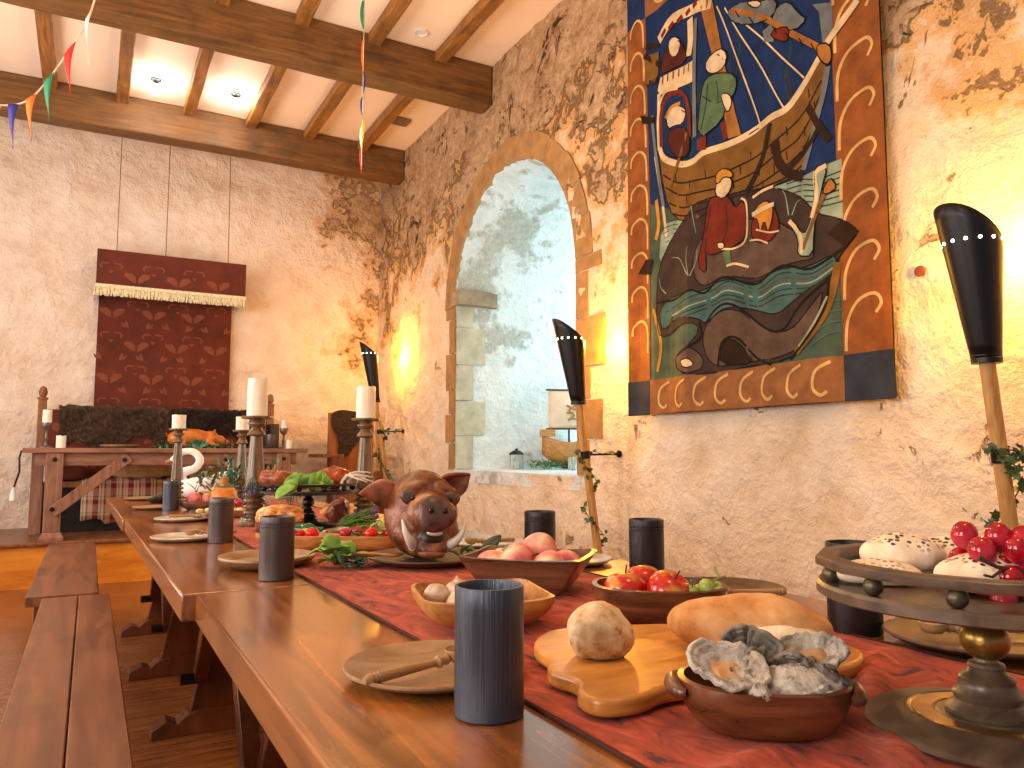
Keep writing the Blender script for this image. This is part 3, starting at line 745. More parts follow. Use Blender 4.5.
# loaf
lf = thing('bread_loaf', 'long golden bread loaf with a pale torn side on the wavy board', 'bread', (.732, .722, ZB), R(-46))
bm = NB()
def lf_f(p):
    q = V((p.x, p.y, p.z)); e = abs(p.x)
    q.y *= (1+.12*e); q.z *= (1+.05*p.x); q.z = max(q.z, -.72)
    return q
sphere(bm, (0,0,.029), (.100,.050,.040), 5, f=lf_f)
for v in bm.verts:
    v.co += v.co.normalized()*(noise.fractal(v.co*14, 1, 2, 4)*.004)
    v.co.z += .0022*math.sin(v.co.x*60+v.co.y*50)*max(0, min(1, v.co.z*20)); v.co.z = max(v.co.z, .0005)
obj('crust', bm, 'bread_loaf', lf)
bm = NB(); sphere(bm, (.042,-.034,.024), (.050,.021,.019), 4, Matrix.Rotation(R(8), 4, 'Y'))
wob(bm, .0025, 60); obj('torn_side', bm, 'bread_crumb', lf)

# oysters
def oyster(label, loc, rot, a=.036, b_=.028, flesh=True, seed=0, dark=False, dep=.012):
    a *= 1.2; b_ *= 1.2; loc = (loc[0], loc[1], loc[2]+.003)
    t = thing('oyster_shell', label, 'oyster', loc, 0, 'oyster shells heaped in the handled bowl'); t.rotation_euler = rot
    def shell(off, th, cup):
        bm = NB(); S = 46; K_ = 9; prev = None; rings = []
        for k in range(K_+1):
            q = k/K_; rg = []
            for i in range(S):
                an = 2*PI*i/S; rr = 1+.13*noise.noise(V((math.cos(an)*1.6+seed, math.sin(an)*1.6, .3)))+.07*noise.noise(V((math.cos(an)*5+seed, math.sin(an)*5, q*2)))
                rr *= 1+.18*math.cos(an)*.5
                x, y = a*q*rr*math.cos(an), b_*q*rr*math.sin(an)
                z = cup*q*q+.0045*q*q*noise.noise(V((math.cos(an)*5+seed, math.sin(an)*5, 7)))*1.5+.0018*math.sin(q*26+3*noise.noise(V((x*60,y*60,seed))))*q
                rg.append(bm.verts.new((x, y, z+off)))
                if k == 0: break
            rings.append(rg)
        for A, B in zip(rings, rings[1:]):
            for i in range(S):
                j = (i+1) % S
                bm.faces.new([A[0], B[i], B[j]] if len(A) == 1 else [A[i], A[j], B[j], B[i]])
        return bm
    o = obj('shell', shell(0, .003, dep), 'oyster_dark' if dark else 'oyster', t); s = o.modifiers.new('s', 'SOLIDIFY'); s.thickness = .0045; s.offset = -1
    if flesh:
        bm = NB(); sphere(bm, (.006,-.001,dep*.22), (a*.56,b_*.62,.005), 4); wob(bm, .0025, 70, seed); obj('flesh', bm, 'oyster_flesh', t)
        bm = NB(); sphere(bm, (-a*.45,.001,dep*.46), (a*.16,b_*.6,.004), 3); wob(bm, .002, 80, seed); obj('nacre_edge', bm, 'oyster_nacre', t)
    return t
oc = V((.585, .562, .80))
def OP(r_, f_, z): return (oc.x+.878*r_+.479*f_, oc.y-.479*r_+.878*f_, z)   # right / away offsets on the table
oyster('open oyster with pale flesh at the left of the handled bowl', OP(-.046, -.020, .808), (R(30), R(10), R(-28)), .034, .026, True, 1)
oyster('rough brown oyster shell standing upright at the back of the heap', OP(-.010, .020, .816), (R(58), R(12), R(-35)), .027, .022, False, 5, True)
oyster('open oyster with orange flesh at the right back of the heap', OP(.052, .018, .809), (R(22), R(-8), R(-20)), .032, .024, True, 9)
oyster('ridged grey closed oyster hanging over the front rim', OP(.024, -.034, .811), (R(212), R(-6), R(-22)), .033, .023, False, 13, False, .014)
oyster('dark oyster shell in the middle of the heap', OP(-.002, -.008, .800), (R(30), R(-30), R(40)), .022, .018, False, 17, True)
oyster('small pale knobbly shell tucked at the front middle of the bowl', OP(-.014, -.042, .806), (R(200), R(20), R(60)), .014, .011, False, 21)
oyster('grey folded shell behind the front ridged oyster', OP(.026, -.004, .806), (R(70), R(-20), R(-60)), .018, .014, False, 25, True)
oyster('thin dark shell edge at the right end of the bowl', OP(.054, -.010, .797), (R(20), R(24), R(10)), .022, .018, False, 29, True)
oyster('dark shell lying under the left open oyster', OP(-.035, .008, .795), (R(8), R(4), R(30)), .03, .024, False, 33, True)

# tiered stand
def stand(label, loc, rz, r, mat, ballmat, nb, knob, h=.118):
    t = thing('cake_stand', label, 'cake stand', loc, rz)
    bm = NB(); lathe(bm, [(0,0), (.104,0), (.109,.004), (.109,.008), (.104,.012), (.082,.0125), (.076,.016), (.07,.0185), (.067,.017), (.045,.017), (.043,.019), (0,.019)], 64); obj('base', bm, mat, t)
    if knob != mat:
        bm = NB(); lathe(bm, [(.047,.0172), (.066,.0172), (.065,.0185), (.048,.0185), (.047,.0172)], 64, cap=False); wob(bm, .0006, 300); obj('carved_band', bm, knob, t)
    bm = NB(); z0 = .019
    cs = lambda pr: [(r_*.9, z0+(z_-z0)*.87) for r_, z_ in pr]
    lathe(bm, cs([(0,z0), (.040,z0), (.0405,z0+.004), (.038,z0+.007), (.034,z0+.010), (.0315,z0+.014), (.033,z0+.018), (.0335,z0+.021), (.030,z0+.024), (.0275,z0+.029), (.026,z0+.034), (.027,z0+.037), (.0245,z0+.040), (.019,z0+.043), (.0165,z0+.047), (.018,z0+.050), (.0165,z0+.053), (.012,z0+.055), (.011,z0+.058), (0,z0+.058)]), 48); obj('column', bm, mat, t)
    bm = NB(); zc = z0+.050+.018; sphere(bm, (0,0,zc), (.0215,.0215,.020), 4); obj('ball_knob', bm, knob, t)
    bm = NB(); lathe(bm, [(0,h-.006), (.05,h-.006), (r-.004,h), (r,h+.002), (r,h+.010), (r-.003,h+.013), (r-.01,h+.013), (0,h+.012)], 72); obj('tray', bm, mat, t)
    if h-.006 > zc+.02:
        bm = NB(); lathe(bm, [(.012,zc+.017), (.016,h-.005)], 24); obj('neck', bm, mat, t)
    for i in range(nb):
        a = 2*PI*(i+.5)/nb; bm = NB(); sphere(bm, ((r-.011)*math.cos(a), (r-.011)*math.sin(a), h+.013+.0082), .0088, 3); obj('ball', bm, ballmat, t)
    bm = NB(); zz = h+.013+.0155
    pr = [(r-.02,zz), (r,zz), (r+.001,zz+.002), (r+.001,zz+.008), (r-.001,zz+.0095), (r-.017,zz+.0095), (r-.018,zz+.008), (r-.02,zz)]
    lathe(bm, pr, 14, cap=False); obj('gallery_rail', bm, mat, t)
    return t
SX, SY = .760, .447
stand('brown wooden gallery stand with gilded ball stem, holding buns and red grapes', (SX, SY, ZR), R(8), .149, 'stand_wood', 'brass_dull', 12, 'gold_metal', .124)
stand('black gallery stand piled with roast meat and lettuce in the middle distance', (.705, 2.84, ZR), R(20), .172, 'black_wood', 'black_metal', 12, 'black_wood', .118)
ZS = ZR+.124+.013
def bun(label, loc, r, rz):
    bm = NB(); sphere(bm, (0,0,0), (r[0],r[1],r[2]), 5, f=lambda p: V((p.x*(1-.05*p.z), p.y, max(p.z, -.6))))
    for v in bm.verts: v.co += v.co.normalized()*(noise.fractal(v.co*18, 1, 2, 3)*.004)
    o = tag(obj('seeded_bun', bm, 'bun', loc=loc, rz=rz), label, 'bun', 'seeded buns on the gallery stand'); return o
bun('poppy-seeded bun topmost on the brown gallery stand', (.738, .515, ZS+.024), (.041,.032,.022), -.5)
bun('flat bun lying under the topmost one behind the gallery rail', (.683, .505, ZS+.010), (.042,.028,.014), -.6)
bun('seeded bun in the middle of the gallery stand under the grapes', (.722, .418, ZS+.016), (.046,.034,.022), -.55)
bun('bun at the right rear of the gallery stand', (.80, .50, ZS+.017), (.042,.036,.024), .3)
random.seed(12)
gp = []
for i in range(9000):
    p = V((random.uniform(-.035,.06), random.uniform(-.03,.035), random.uniform(-.006,.05)))
    if (p.x/.062)**2+(p.y/.04)**2+((p.z-.018)/.042)**2 > 1.0: continue
    if all((p-q).length > .0172 for q in gp): gp.append(p)
    if len(gp) > 40: break
rg = bunch('grape_bunch', 'bunch of glossy red grapes heaped on the right of the gallery stand', (.742, .408, ZS+.003), [], .0118, 'grape_red')
Rm = Matrix.Rotation(-TH, 3, 'Z')
for p in gp:
    q = Rm @ V(p); bm = NB(); sphere(bm, (0,0,0), (.0115,.0115,.0132), 3); o = obj('grape', bm, 'grape_red', rg, loc=q); o.rotation_euler = (random.uniform(-.6,.6), random.uniform(-.6,.6), 0)
bm = NB(); A_ = lambda p: Rm @ V(p)
tube(bm, [A_((.02,-.03,.025)), A_((-.01,-.036,.022)), A_((-.035,-.034,.026)), A_((-.05,-.033,.034))], [.0014,.0016,.0018,.0022], 8)
tube(bm, [A_((-.03,-.034,.024)), A_((-.042,-.038,.018)), A_((-.05,-.04,.02))], .0013, 6); obj('stem', bm, 'stem_brown', rg)

# ------------------------------------------------------------------ boar head
bt = thing('platter', 'round dark platter under the boar head', 'platter', (.735, 1.775, ZR))
bm = NB(); lathe(bm, [(0,0), (.11,0), (.14,.012), (.15,.016), (.15,.019), (.14,.018), (.11,.008), (0,.007)], 64); obj('dish', bm, 'plate_dark', bt)
BH = thing('boar_head', 'roasted boar head with white tusks on a dark platter', 'boar head', (.735, 1.795, ZR+.008), math.atan2(-.735, 1.795)*0+R(5))
# local frame: faces -y, x to its image-right
bm = NB()
E3 = lambda rx, ry=0, rz=0: Euler((R(rx), R(ry), R(rz))).to_matrix().to_4x4()
sphere(bm, (0,.03,.110), (.094,.10,.108), 4)
sphere(bm, (0,.0,.075), (.088,.092,.072), 4)
sphere(bm, (0,-.05,.108), (.062,.06,.058), 4)
sphere(bm, (0,-.095,.106), (.050,.035,.046), 4)
sphere(bm, (0,-.05,.038), (.058,.06,.036), 4); sphere(bm, (0,-.085,.026), (.038,.034,.02), 4)
for s in (-1, 1):
    sphere(bm, (s*.040,-.045,.172), (.034,.022,.010), 3, E3(20, s*14))
    sphere(bm, (s*.052,-.035,.060), (.034,.042,.036), 3)
bm = fuse(bm, .0045, 5)
for v in bm.verts: v.co += v.co.normalized()*noise.fractal(v.co*26, 1, 2, 3)*.0018; v.co.z = max(v.co.z, .001)
obj('skin', bm, 'boar_skin', BH)
bm = NB(); sphere(bm, (0,-.122,.108), (.048,.016,.043), 4, E3(-6), f=lambda p: p*(1+.06*math.cos(3*math.atan2(p.z, p.x))))
so = obj('snout', bm, 'boar_snout', BH)
for s in (-1, 1):
    bm = NB(); sphere(bm, (s*.017,-.138,.116), (.0065,.004,.008), 3); obj('nostril', bm, 'eye_dark', BH)
    bm = NB(); sphere(bm, (s*.050,-.058,.146), (.027,.010,.021), 3, E3(0, s*-14)); obj('eye_socket', bm, 'boar_snout', BH)
    bm = NB(); sphere(bm, (s*.047,-.068,.143), .0075, 3); obj('eye', bm, 'eye_dark', BH)
    # tusk
    bm = NB(); tube(bm, spline([(s*.040,-.078,.034), (s*.056,-.10,.046), (s*.070,-.108,.066), (s*.078,-.104,.092)]), [.015-.0125*i/18 for i in range(19)], 12); obj('tusk', bm, 'tusk', BH)
    # ear: folded cone
    bm = NB(); rows = []
    base = V((-.072,.02,.158)) if s < 0 else V((.062,.025,.178)); tip = V((-.168,-.005,.168)) if s < 0 else V((.122,.01,.232)); ax = tip-base
    side = V((0,.35,1)).normalized() if s < 0 else V((.75,.2,-.5)).normalized(); nrm = ax.normalized().cross(side)
    for i in range(9):
        t = i/8; wd = .034*(1-t)**.9*(1+.5*math.sin(PI*t))+.001; row = []
        for k in range(7):
            a = (k/6-.5)*2; row.append(bm.verts.new(base+ax*t+side*wd*a+nrm*(-s)*wd*.55*(a*a)-V((0,0,.02*t*t))))
        rows.append(row)
    for A, B in zip(rows, rows[1:]):
        for k in range(6): bm.faces.new([A[k], A[k+1], B[k+1], B[k]])
    o = obj('ear', bm, 'boar_ear', BH); sd = o.modifiers.new('s', 'SOLIDIFY'); sd.thickness = .006; sd.offset = 0
bm = NB(); sphere(bm, (0,-.078,.050), (.037,.034,.034), 4); obj('mouth', bm, 'boar_dark', BH)
bm = NB(); sphere(bm, (0,-.116,.064), (.020,.010,.007), 3); obj('teeth', bm, 'tusk', BH)
bm = NB(); sphere(bm, (0,-.096,.016), (.034,.024,.012), 3); obj('lower_lip', bm, 'boar_ear', BH)
BH.rotation_euler = (R(-4), R(4), R(-8)); BH.scale = (.97, .97, 1.0); BH.location.x -= .016; BH.location.y -= .015
# garnish
def sprig(label, name, loc, n, l, w, mat, spread=.06, h=.03, cat='leaves', group=None, up=.4, stem='stem_green', seed=1, flat=False):
    random.seed(seed); t = thing(name, label, cat, loc, 0, group)
    bm = NB(); st = NB()
    for i in range(n):
        p = V((random.uniform(-spread, spread), random.uniform(-spread, spread)*.7, random.uniform(.003, h)))
        d = V((random.uniform(-1,1), random.uniform(-1,1), random.uniform(0, up*2)))
        leaf(bm, p, d, (0,0,1), l*random.uniform(.7,1.2), w*random.uniform(.8,1.2), 0, .3)
        if i % 2 == 0: tube(st, [(p.x*.2, p.y*.2, .004), (p.x*.6, p.y*.6, p.z*.7+.002), tuple(p)], .0012, 5)
    o = obj('foliage', bm, mat, t); sd = o.modifiers.new('s', 'SOLIDIFY'); sd.thickness = .0008
    obj('stems', st, stem, t)
    return t
sprig('fresh green leafy stems lying left of the boar head platter', 'leafy_stems', (.515, 1.80, ZR), 26, .045, .036, 'leaf_lettuce', .036, .045, up=.5, seed=3)
sprig('blue-green radish leaves at the front of the boar platter', 'radish_leaves', (.55, 1.77, ZR), 12, .038, .03, 'leaf_teal', .03, .02, up=.4, seed=8)
sprig('dark green herb leaves by the boar head tusk', 'herb_leaves', (.80, 1.69, ZR+.012), 7, .035, .022, 'leaf_green', .02, .02, up=.5, seed=5)
t = thing('sage_leaf', 'single large grey-green leaf leaning right of the boar tusk', 'leaf', (.835, 1.70, ZR+.012))
bm = NB(); leaf(bm, (0,0,.005), (.75,-.1,.6), (-.2,-.9,.3), .075, .03, 0, .05); o = obj('leaf_blade', bm, 'leaf_olive', t); sd = o.modifiers.new('s', 'SOLIDIFY'); sd.thickness = .001
t = thing('carrot_stalks', 'pale stalks lying from the leaves towards the boar platter', 'stalks', (.56, 1.77, ZR))
for k in range(3):
    bm = NB(); tube(bm, spline([(-.02,.0,.02+.006*k), (.03,-.012*k,.024+.004*k), (.07,-.02*k,.026), (.10,-.01*k,.026)]), .0028, 8); obj('stalk', bm, 'light_wood', t)

# salad contents
random.seed(9)
def heap(label, loc, n, sx, sy, r, mat, name, cat, rz=0):
    t = thing(name, label, cat, loc, rz)
    for i in range(n):
        bm = NB(); sphere(bm, (random.uniform(-sx,sx), random.uniform(-sy,sy), random.uniform(0, r*.8)), r*random.uniform(.8,1.15), 2); obj('piece', bm, mat, t)
    return t
for i, (x, y, z, r, lb) in enumerate(((.545,2.145,.800,.019,'large cherry tomato in the left boat dish'), (.520,2.175,.798,.014,'small tomato beside the large one in the left boat dish'), (.495,2.215,.795,.014,'tomato half way along the left boat dish'),
    (.685,2.06,.8,.019,'red tomato in front in the right boat dish'), (.735,2.06,.8,.018,'red tomato nearest the boar cheek in the right boat dish'), (.63,2.115,.8,.016,'pink radish at the left end of the right boat dish'), (.665,2.12,.803,.016,'pink radish at the back of the right boat dish'))):
    fruit_obj('tomato' if 'tomato' in lb else 'radish', lb, 'tomato' if 'tomato' in lb else 'radish', (x, y, z), r, 'tomato_skin' if 'tomato' in lb else 'grape_red', 'tomato', 'salad vegetables in the boat dishes')
o = sprig('pale green salad leaves in the left boat dish', 'salad_leaves', (.50, 2.205, .782), 16, .03, .02, 'leaf_lettuce', .05, .018, seed=21)
o = sprig('pale yellow-green salad leaves in the right boat dish', 'salad_leaves', (.69, 2.095, .785), 14, .03, .02, 'leaf_lettuce', .05, .024, seed=22)

# candlesticks
def candlestick(label, loc, s=1., h=.395, rb=.062):
    t = thing('candlestick', label, 'candlestick', loc, 0, 'turned wooden candlesticks'); t.scale = (s, s, 1)
    bm = NB(); lathe(bm, [(0,0), (rb,0), (rb,.008), (rb*.93,.012), (rb*.9,.018), (rb*.82,.02), (rb*.8,.026), (.03,.03), (0,.03)], 40); obj('base', bm, 'candle_wood', t)
    pr = [(0,.03), (.028,.03)]
    for k in range(4):
        z = .034+k*.022; pr += [(.026,z), (.038,z+.005), (.040,z+.011), (.038,z+.016), (.026,z+.020)]
    pr += [(.024,.125), (.022,.13)]
    bm = NB(); lathe(bm, pr+[(0,.13)], 40); obj('ringed_foot', bm, 'candle_wood', t)
    # fluted shaft
    bm = NB(); S = 48; rings = []
    for k in range(9):
        q = k/8; z = .13+(h-.075-.13)*q; r = .034-.014*q; rg = []
        for i in range(S):
            a = 2*PI*i/S; rr = r*(1+.06*abs(math.sin(a*4))); rg.append(bm.verts.new((rr*math.cos(a), rr*math.sin(a), z)))
        rings.append(rg)
    for A, B in zip(rings, rings[1:]):
        for i in range(S): bm.faces.new([A[i], A[(i+1)%S], B[(i+1)%S], B[i]])
    bm.faces.new(rings[0]); bm.faces.new(rings[-1]); obj('shaft', bm, 'candle_wood', t)
    z = h-.075
    bm = NB(); lathe(bm, [(0,z), (.022,z), (.034,z+.006), (.032,z+.012), (.022,z+.026), (.018,z+.032), (.026,z+.040), (.032,z+.046), (.032,z+.050), (.022,z+.054), (.024,z+.062), (.054,z+.066), (.056,z+.070), (.054,z+.075), (0,z+.075)], 40); obj('drip_pan', bm, 'candle_wood', t)
    return t
def candle(label, loc, r, h, seed=1):
    t = thing('candle', label, 'candle', loc, 0, 'cream pillar candles')
    bm = NB(); S = 36; rings = []
    for k in range(14):
        q = k/13; rg = []
        for i in range(S):
            a = 2*PI*i/S; dr = .06*noise.noise(V((math.cos(a)*2+seed, math.sin(a)*2, q*1.5)))*(.3+q)+.02*noise.noise(V((math.cos(a)*6, math.sin(a)*6, q)))
            zz = h*q+(h*.06*noise.noise(V((math.cos(a)*2+seed, math.sin(a)*2, 5))) if k == 13 else 0)
            rg.append(bm.verts.new((r*(1+dr)*math.cos(a), r*(1+dr)*math.sin(a), zz)))
        rings.append(rg)
    rings.append([bm.verts.new((r*.82*math.cos(2*PI*i/S), r*.82*math.sin(2*PI*i/S), h*.93)) for i in range(S)])
    for A, B in zip(rings, rings[1:]):
        for i in range(S): bm.faces.new([A[i], A[(i+1)%S], B[(i+1)%S], B[i]])
    bm.faces.new(rings[0]); bm.faces.new(rings[-1]); obj('wax', bm, 'candle_wax', t)
    bm = NB(); tube(bm, [(0,0,h*.93), (.001,0,h*.93+.012)], .0012, 6); obj('wick', bm, 'wick', t)
    return t
candlestick('tall turned wooden candlestick left of the black stand', (.545, 3.0, ZT+.0055), 1., .402)
candle('large cream pillar candle on the left tall candlestick', (.545, 3.0, ZT+.0055+.4022), .037, .142, 1)
candlestick('tall turned wooden candlestick behind the boar head', (.935, 2.90, ZT+.0055), 1., .398)
candle('large cream pillar candle on the candlestick behind the boar head', (.935, 2.90, ZT+.0055+.3982), .037, .122, 4)
candlestick('thin far candlestick rising above the farthest beaker', (.40, 4.35, ZT+.0015), .86, .395, .05)
candle('small cream candle on the thin far candlestick above the farthest beaker', (.40, 4.35, ZT+.0015+.3952), .034, .07, 6)
candlestick('thin far candlestick half hidden behind the left tall one', (.70, 4.25, ZT+.0055), .86, .385, .05)
candle('small cream candle on the candlestick half hidden behind the left tall one', (.70, 4.25, ZT+.0055+.3852), .033, .07, 8)

# ------------------------------------------------------------------ food in the middle distance
def meat(name, label, loc, r, mat, rz=0, seed=1, cat='roast meat'):
    bm = NB(); sphere(bm, (0,0,r[2]*.8), r, 4, f=lambda p: V((p.x, p.y, max(p.z, -.8))))
    for v in bm.verts: v.co += (v.co-V((0,0,r[2]*.8))).normalized()*noise.fractal(v.co*22+V((seed,0,0)), 1, 2, 4)*.012
    for v in bm.verts: v.co.z = max(v.co.z, .0)
    return tag(obj(name, bm, mat, loc=loc, rz=rz), label, cat)
ZK = ZR+.118+.016
meat('roast_meat', 'pink glazed roast joint at the left of the black stand', (.60, 2.89, ZK), (.068,.055,.04), 'meat_pink', -.5, 2)
meat('roast_meat', 'dark orange glazed roast joint at the right of the black stand', (.785, 2.80, ZK), (.062,.055,.045), 'meat_glaze', -.5, 7)
random.seed(31)
t = thing('lettuce', 'bright green lettuce leaves on the black stand', 'lettuce', (.675, 2.745, ZK-.002))
bm = NB()
for i in range(16): leaf(bm, (random.uniform(-.075,.075), random.uniform(-.03,.03), random.uniform(0,.02)), (random.uniform(-.6,.6), random.uniform(-.7,.1), random.uniform(.3,1)), (0,-1,.3), .055, .045, 0, .2)
leaf(bm, (-.06,-.07,.02), (-.7,-.5,-.25), (0,-.5,1), .09, .045); wob(bm, .006, 30)
o = obj('leaves', bm, 'leaf_lettuce', t); sd = o.modifiers.new('s', 'SOLIDIFY'); sd.thickness = .001
t = thing('chicken_feet', 'pale claw-like chicken feet sticking out at the right of the black stand', 'chicken feet', (.82, 2.745, ZK))
for k in range(2):
    bm = NB(); b0 = V((-.02+.025*k, .01*k, .0))
    top = b0+V((.02,.0,.05+.0*k)); tube(bm, [b0, b0+V((.0,0,.03)), top], [.007,.006,.007], 8)
    for j in range(3): tube(bm, spline([top, top+V((.03,-.012*j,.012-.012*j)), top+V((.065,-.014*j,.008-.016*j))], 3), [.005-.0005*i for i in range(7)], 6)
    obj('foot', bm, 'tusk', t)
# pie, breads
bm = NB(); sphere(bm, (0,0,.055), (.105,.07,.05), 4, f=lambda p: V((p.x*.95 if abs(p.x) > .9 else p.x, p.y, max(p.z, -.95)))); 
for v in bm.verts: v.co += v.co.normalized()*noise.fractal(v.co*30, 1, 2, 4)*.009; v.co.z = max(v.co.z, 0)
pie = thing('crusty_pie', 'golden flaky-topped raised pie under the black stand', 'pie', (.578, 2.712, ZR), R(-25))
o = obj('crust', bm, 'pie_crust', pie)
bm = NB(); lathe(bm, [(0,0), (.9,0), (1,.05), (.96,.5), (0,.5)], 40, M4=Matrix.Diagonal((.104,.071,.1,1))); obj('pie_side', bm, 'pie_side', pie); pie.scale = (.8, .8, .85)
meat('roast_ham', 'small glazed ham right of the black stand stem', (.855, 2.97, ZR), (.045,.04,.05), 'meat_pink', 0, 3, 'ham')
meat('bread_loaf', 'brown loaf lying between the black stand and the candlestick behind the boar', (.925, 3.12, ZR), (.10,.05,.03), 'bread_loaf', -.4, 5, 'bread')
def herbs(name, label, loc, rz, flower, seed):
    random.seed(seed); t = thing(name, label, 'herbs', loc, rz); bm = NB(); fl = NB()
    for i in range(46):
        a = random.uniform(-.5,.5); p = V((random.uniform(-.02,.02), random.uniform(-.02,.02), random.uniform(.004,.02))); d = V((math.cos(a), math.sin(a), random.uniform(0,.45)))
        e = p+d*random.uniform(.06,.12); tube(bm, [p, (p+e)/2+V((0,0,.006)), e], .0016, 4)
        for q in range(4): leaf(bm, p.lerp(e, .3+q*.17), d+rv(.7), (0,0,1), .018, .005)
        if flower: sphere(fl, e, (.0055,.0055,.01), 1); sphere(fl, e-d*.012, .0045, 1)
    obj('sprigs', bm, 'leaf_olive' if flower else 'leaf_green', t)
    if flower: obj('flowers', fl, 'lavender', t)
    else: fl.free()
herbs('lavender_bunch', 'purple lavender bunch tied to the left tall candlestick', (.50, 2.86, ZR+.03), R(60), True, 2)
o = bpy.data.objects[-1]
t = [x for x in bpy.data.objects if x.name.startswith('lavender_bunch')][0]; t.rotation_euler = (0, R(60), R(-100)); t.location = (.53, 2.962, ZR+.165); t.scale = (.6, .6, .6)
herbs('herb_bunch', 'loose green herbs with purple tips right of the black stand', (.80, 2.72, ZR+.01), R(-10), True, 5)
herbs('herb_bunch', 'green rosemary sprigs behind the loose knives', (.77, 2.62, ZR+.004), R(20), False, 6)
# crossed knives / fish
t = thing('silver_fish', 'slim silver fish lying right of the black stand foot', 'fish', (.705, 2.50, ZR+.012), R(38), 'silver fish by the black stand')
bm = NB(); sphere(bm, (0,0,0), (.062,.013,.010), 4); prism(bm, [(.055,0), (.08,.014), (.075,0), (.08,-.014)], -.002, .002); obj('body', bm, 'silver_metal', t)
bm = NB(); sphere(bm, (-.048,-.011,.003), .0025, 2); obj('eye', bm, 'eye_dark', t)
again(t, 'slim silver fish just behind the first, pointing at the candlestick', (.735, 2.535, ZR+.012), R(44))
def bottle(name, label, loc, r, h, mat, lying=False, cork=False):
    t = thing(name, label, 'bottle', loc)
    bm = NB(); lathe(bm, [(0,0), (r*.95,0), (r,.006), (r,h*.5), (r*.9,h*.62), (r*.4,h*.75), (r*.36,h*.95), (r*.45,h*.96), (r*.45,h), (0,h)], 28); obj('glass', bm, mat, t)
    if cork: bm = NB(); lathe(bm, [(0,h-.004), (r*.34,h-.004), (r*.4,h+.03), (0,h+.03)], 16); obj('cork', bm, 'light_wood', t)
    if lying: t.rotation_euler = (0, R(90), lying)
    return t
bottle('bottle', 'small green glass bottle lying by the foot of the black stand', (.59, 2.52, ZR+.021), .02, .085, 'green_glass', -.5)
# orange jar
j = thing('orange_jar', 'squat orange stoneware jar with a cork on the far table', 'jar', (.565, 3.88, ZR))
bm = NB(); lathe(bm, [(0,0), (.05,0), (.06,.01), (.063,.05), (.058,.085), (.04,.105), (.022,.112), (.02,.12), (.022,.125), (0,.125)], 36); obj('body', bm, 'orange_cheese', j)
bm = NB(); lathe(bm, [(0,.124), (.017,.124), (.02,.15), (0,.15)], 16); obj('cork', bm, 'light_wood', j)
bm = NB(); 
for i in range(26):
    a = 2*PI*i/26; sphere(bm, (.036*math.cos(a), .036*math.sin(a), .108+random.uniform(-.006,.006)), .008, 1)
obj('neck_wreath', bm, 'leaf_olive', j)
bottle('bottle', 'upright green glass bottle behind the orange jar', (.625, 4.12, ZR), .033, .24, 'green_glass')
random.seed(14)
t = thing('olive_branch', 'grey-green olive branches spreading around the green bottle', 'branches', (.62, 4.0, ZR+.09)); bm = NB()
for i in range(130):
    p = V((random.uniform(-.17,.22), random.uniform(-.05,.05), random.uniform(-.02,.12)*(1-abs(random.random()-.5)*.5))); leaf(bm, p, rv()+V((0,0,.4)), (0,0,1), .06, .016)
for i in range(10): tube(bm, [(random.uniform(-.05,.05), 0, -.08), (random.uniform(-.1,.14), 0, 0), (random.uniform(-.14,.18), 0, .06)], .002, 5)
obj('foliage', bm, 'leaf_olive', t)
bm = NB()
t = thing('eucalyptus_sprig', 'dark blue-green sprig right of the left tall candlestick', 'branches', (.86, 3.8, ZR+.05))
for i in range(26):
    p = V((random.uniform(-.05,.06), random.uniform(-.04,.04), random.uniform(-.03,.09))); leaf(bm, p, rv(), (0,0,1), .05, .035)
for i in range(4): tube(bm, [(0,0,-.05), (random.uniform(-.03,.03), 0, .0), (random.uniform(-.05,.05), 0, .08)], .002, 5)
obj('foliage', bm, 'leaf_teal', t)
# swan
bm = NB()
sphere(bm, (0,0,.075), (.13,.07,.072), 4); sphere(bm, (.10,0,.11), (.06,.04,.05), 3)
nk = spline([(-.09,0,.09), (-.13,0,.13), (-.10,0,.175), (-.04,0,.20), (-.015,0,.25), (-.05,0,.30), (-.11,0,.30), (-.145,0,.265)], 6)
tube(bm, nk, [.04-.018*min(1, i/20) for i in range(len(nk))], 12)
sphere(bm, (-.15,0,.255), (.028,.02,.019), 3)
bm = fuse(bm, .008, 4)
sw = thing('swan_figure', 'white swan centrepiece with curved neck at the far end of the table', 'swan', (.56, 4.66, ZR), R(-28))
obj('body', bm, 'swan_white', sw)
bm = NB(); tube(bm, [(-.168,0,.25), (-.19,0,.24), (-.20,0,.236)], [.009,.006,.002], 8); obj('beak', bm, 'orange_cheese', sw)
for s in (-1, 1):
    bm = NB()
    for i in range(6): leaf(bm, (-.04+.02*i, s*.06, .07+.012*i), (1,.1*s,.45), (0,s,0), .12, .04)
    o = obj('wing', bm, 'swan_white', sw); sd = o.modifiers.new('s', 'SOLIDIFY'); sd.thickness = .003
sw.scale = (1.05, 1.05, .9)
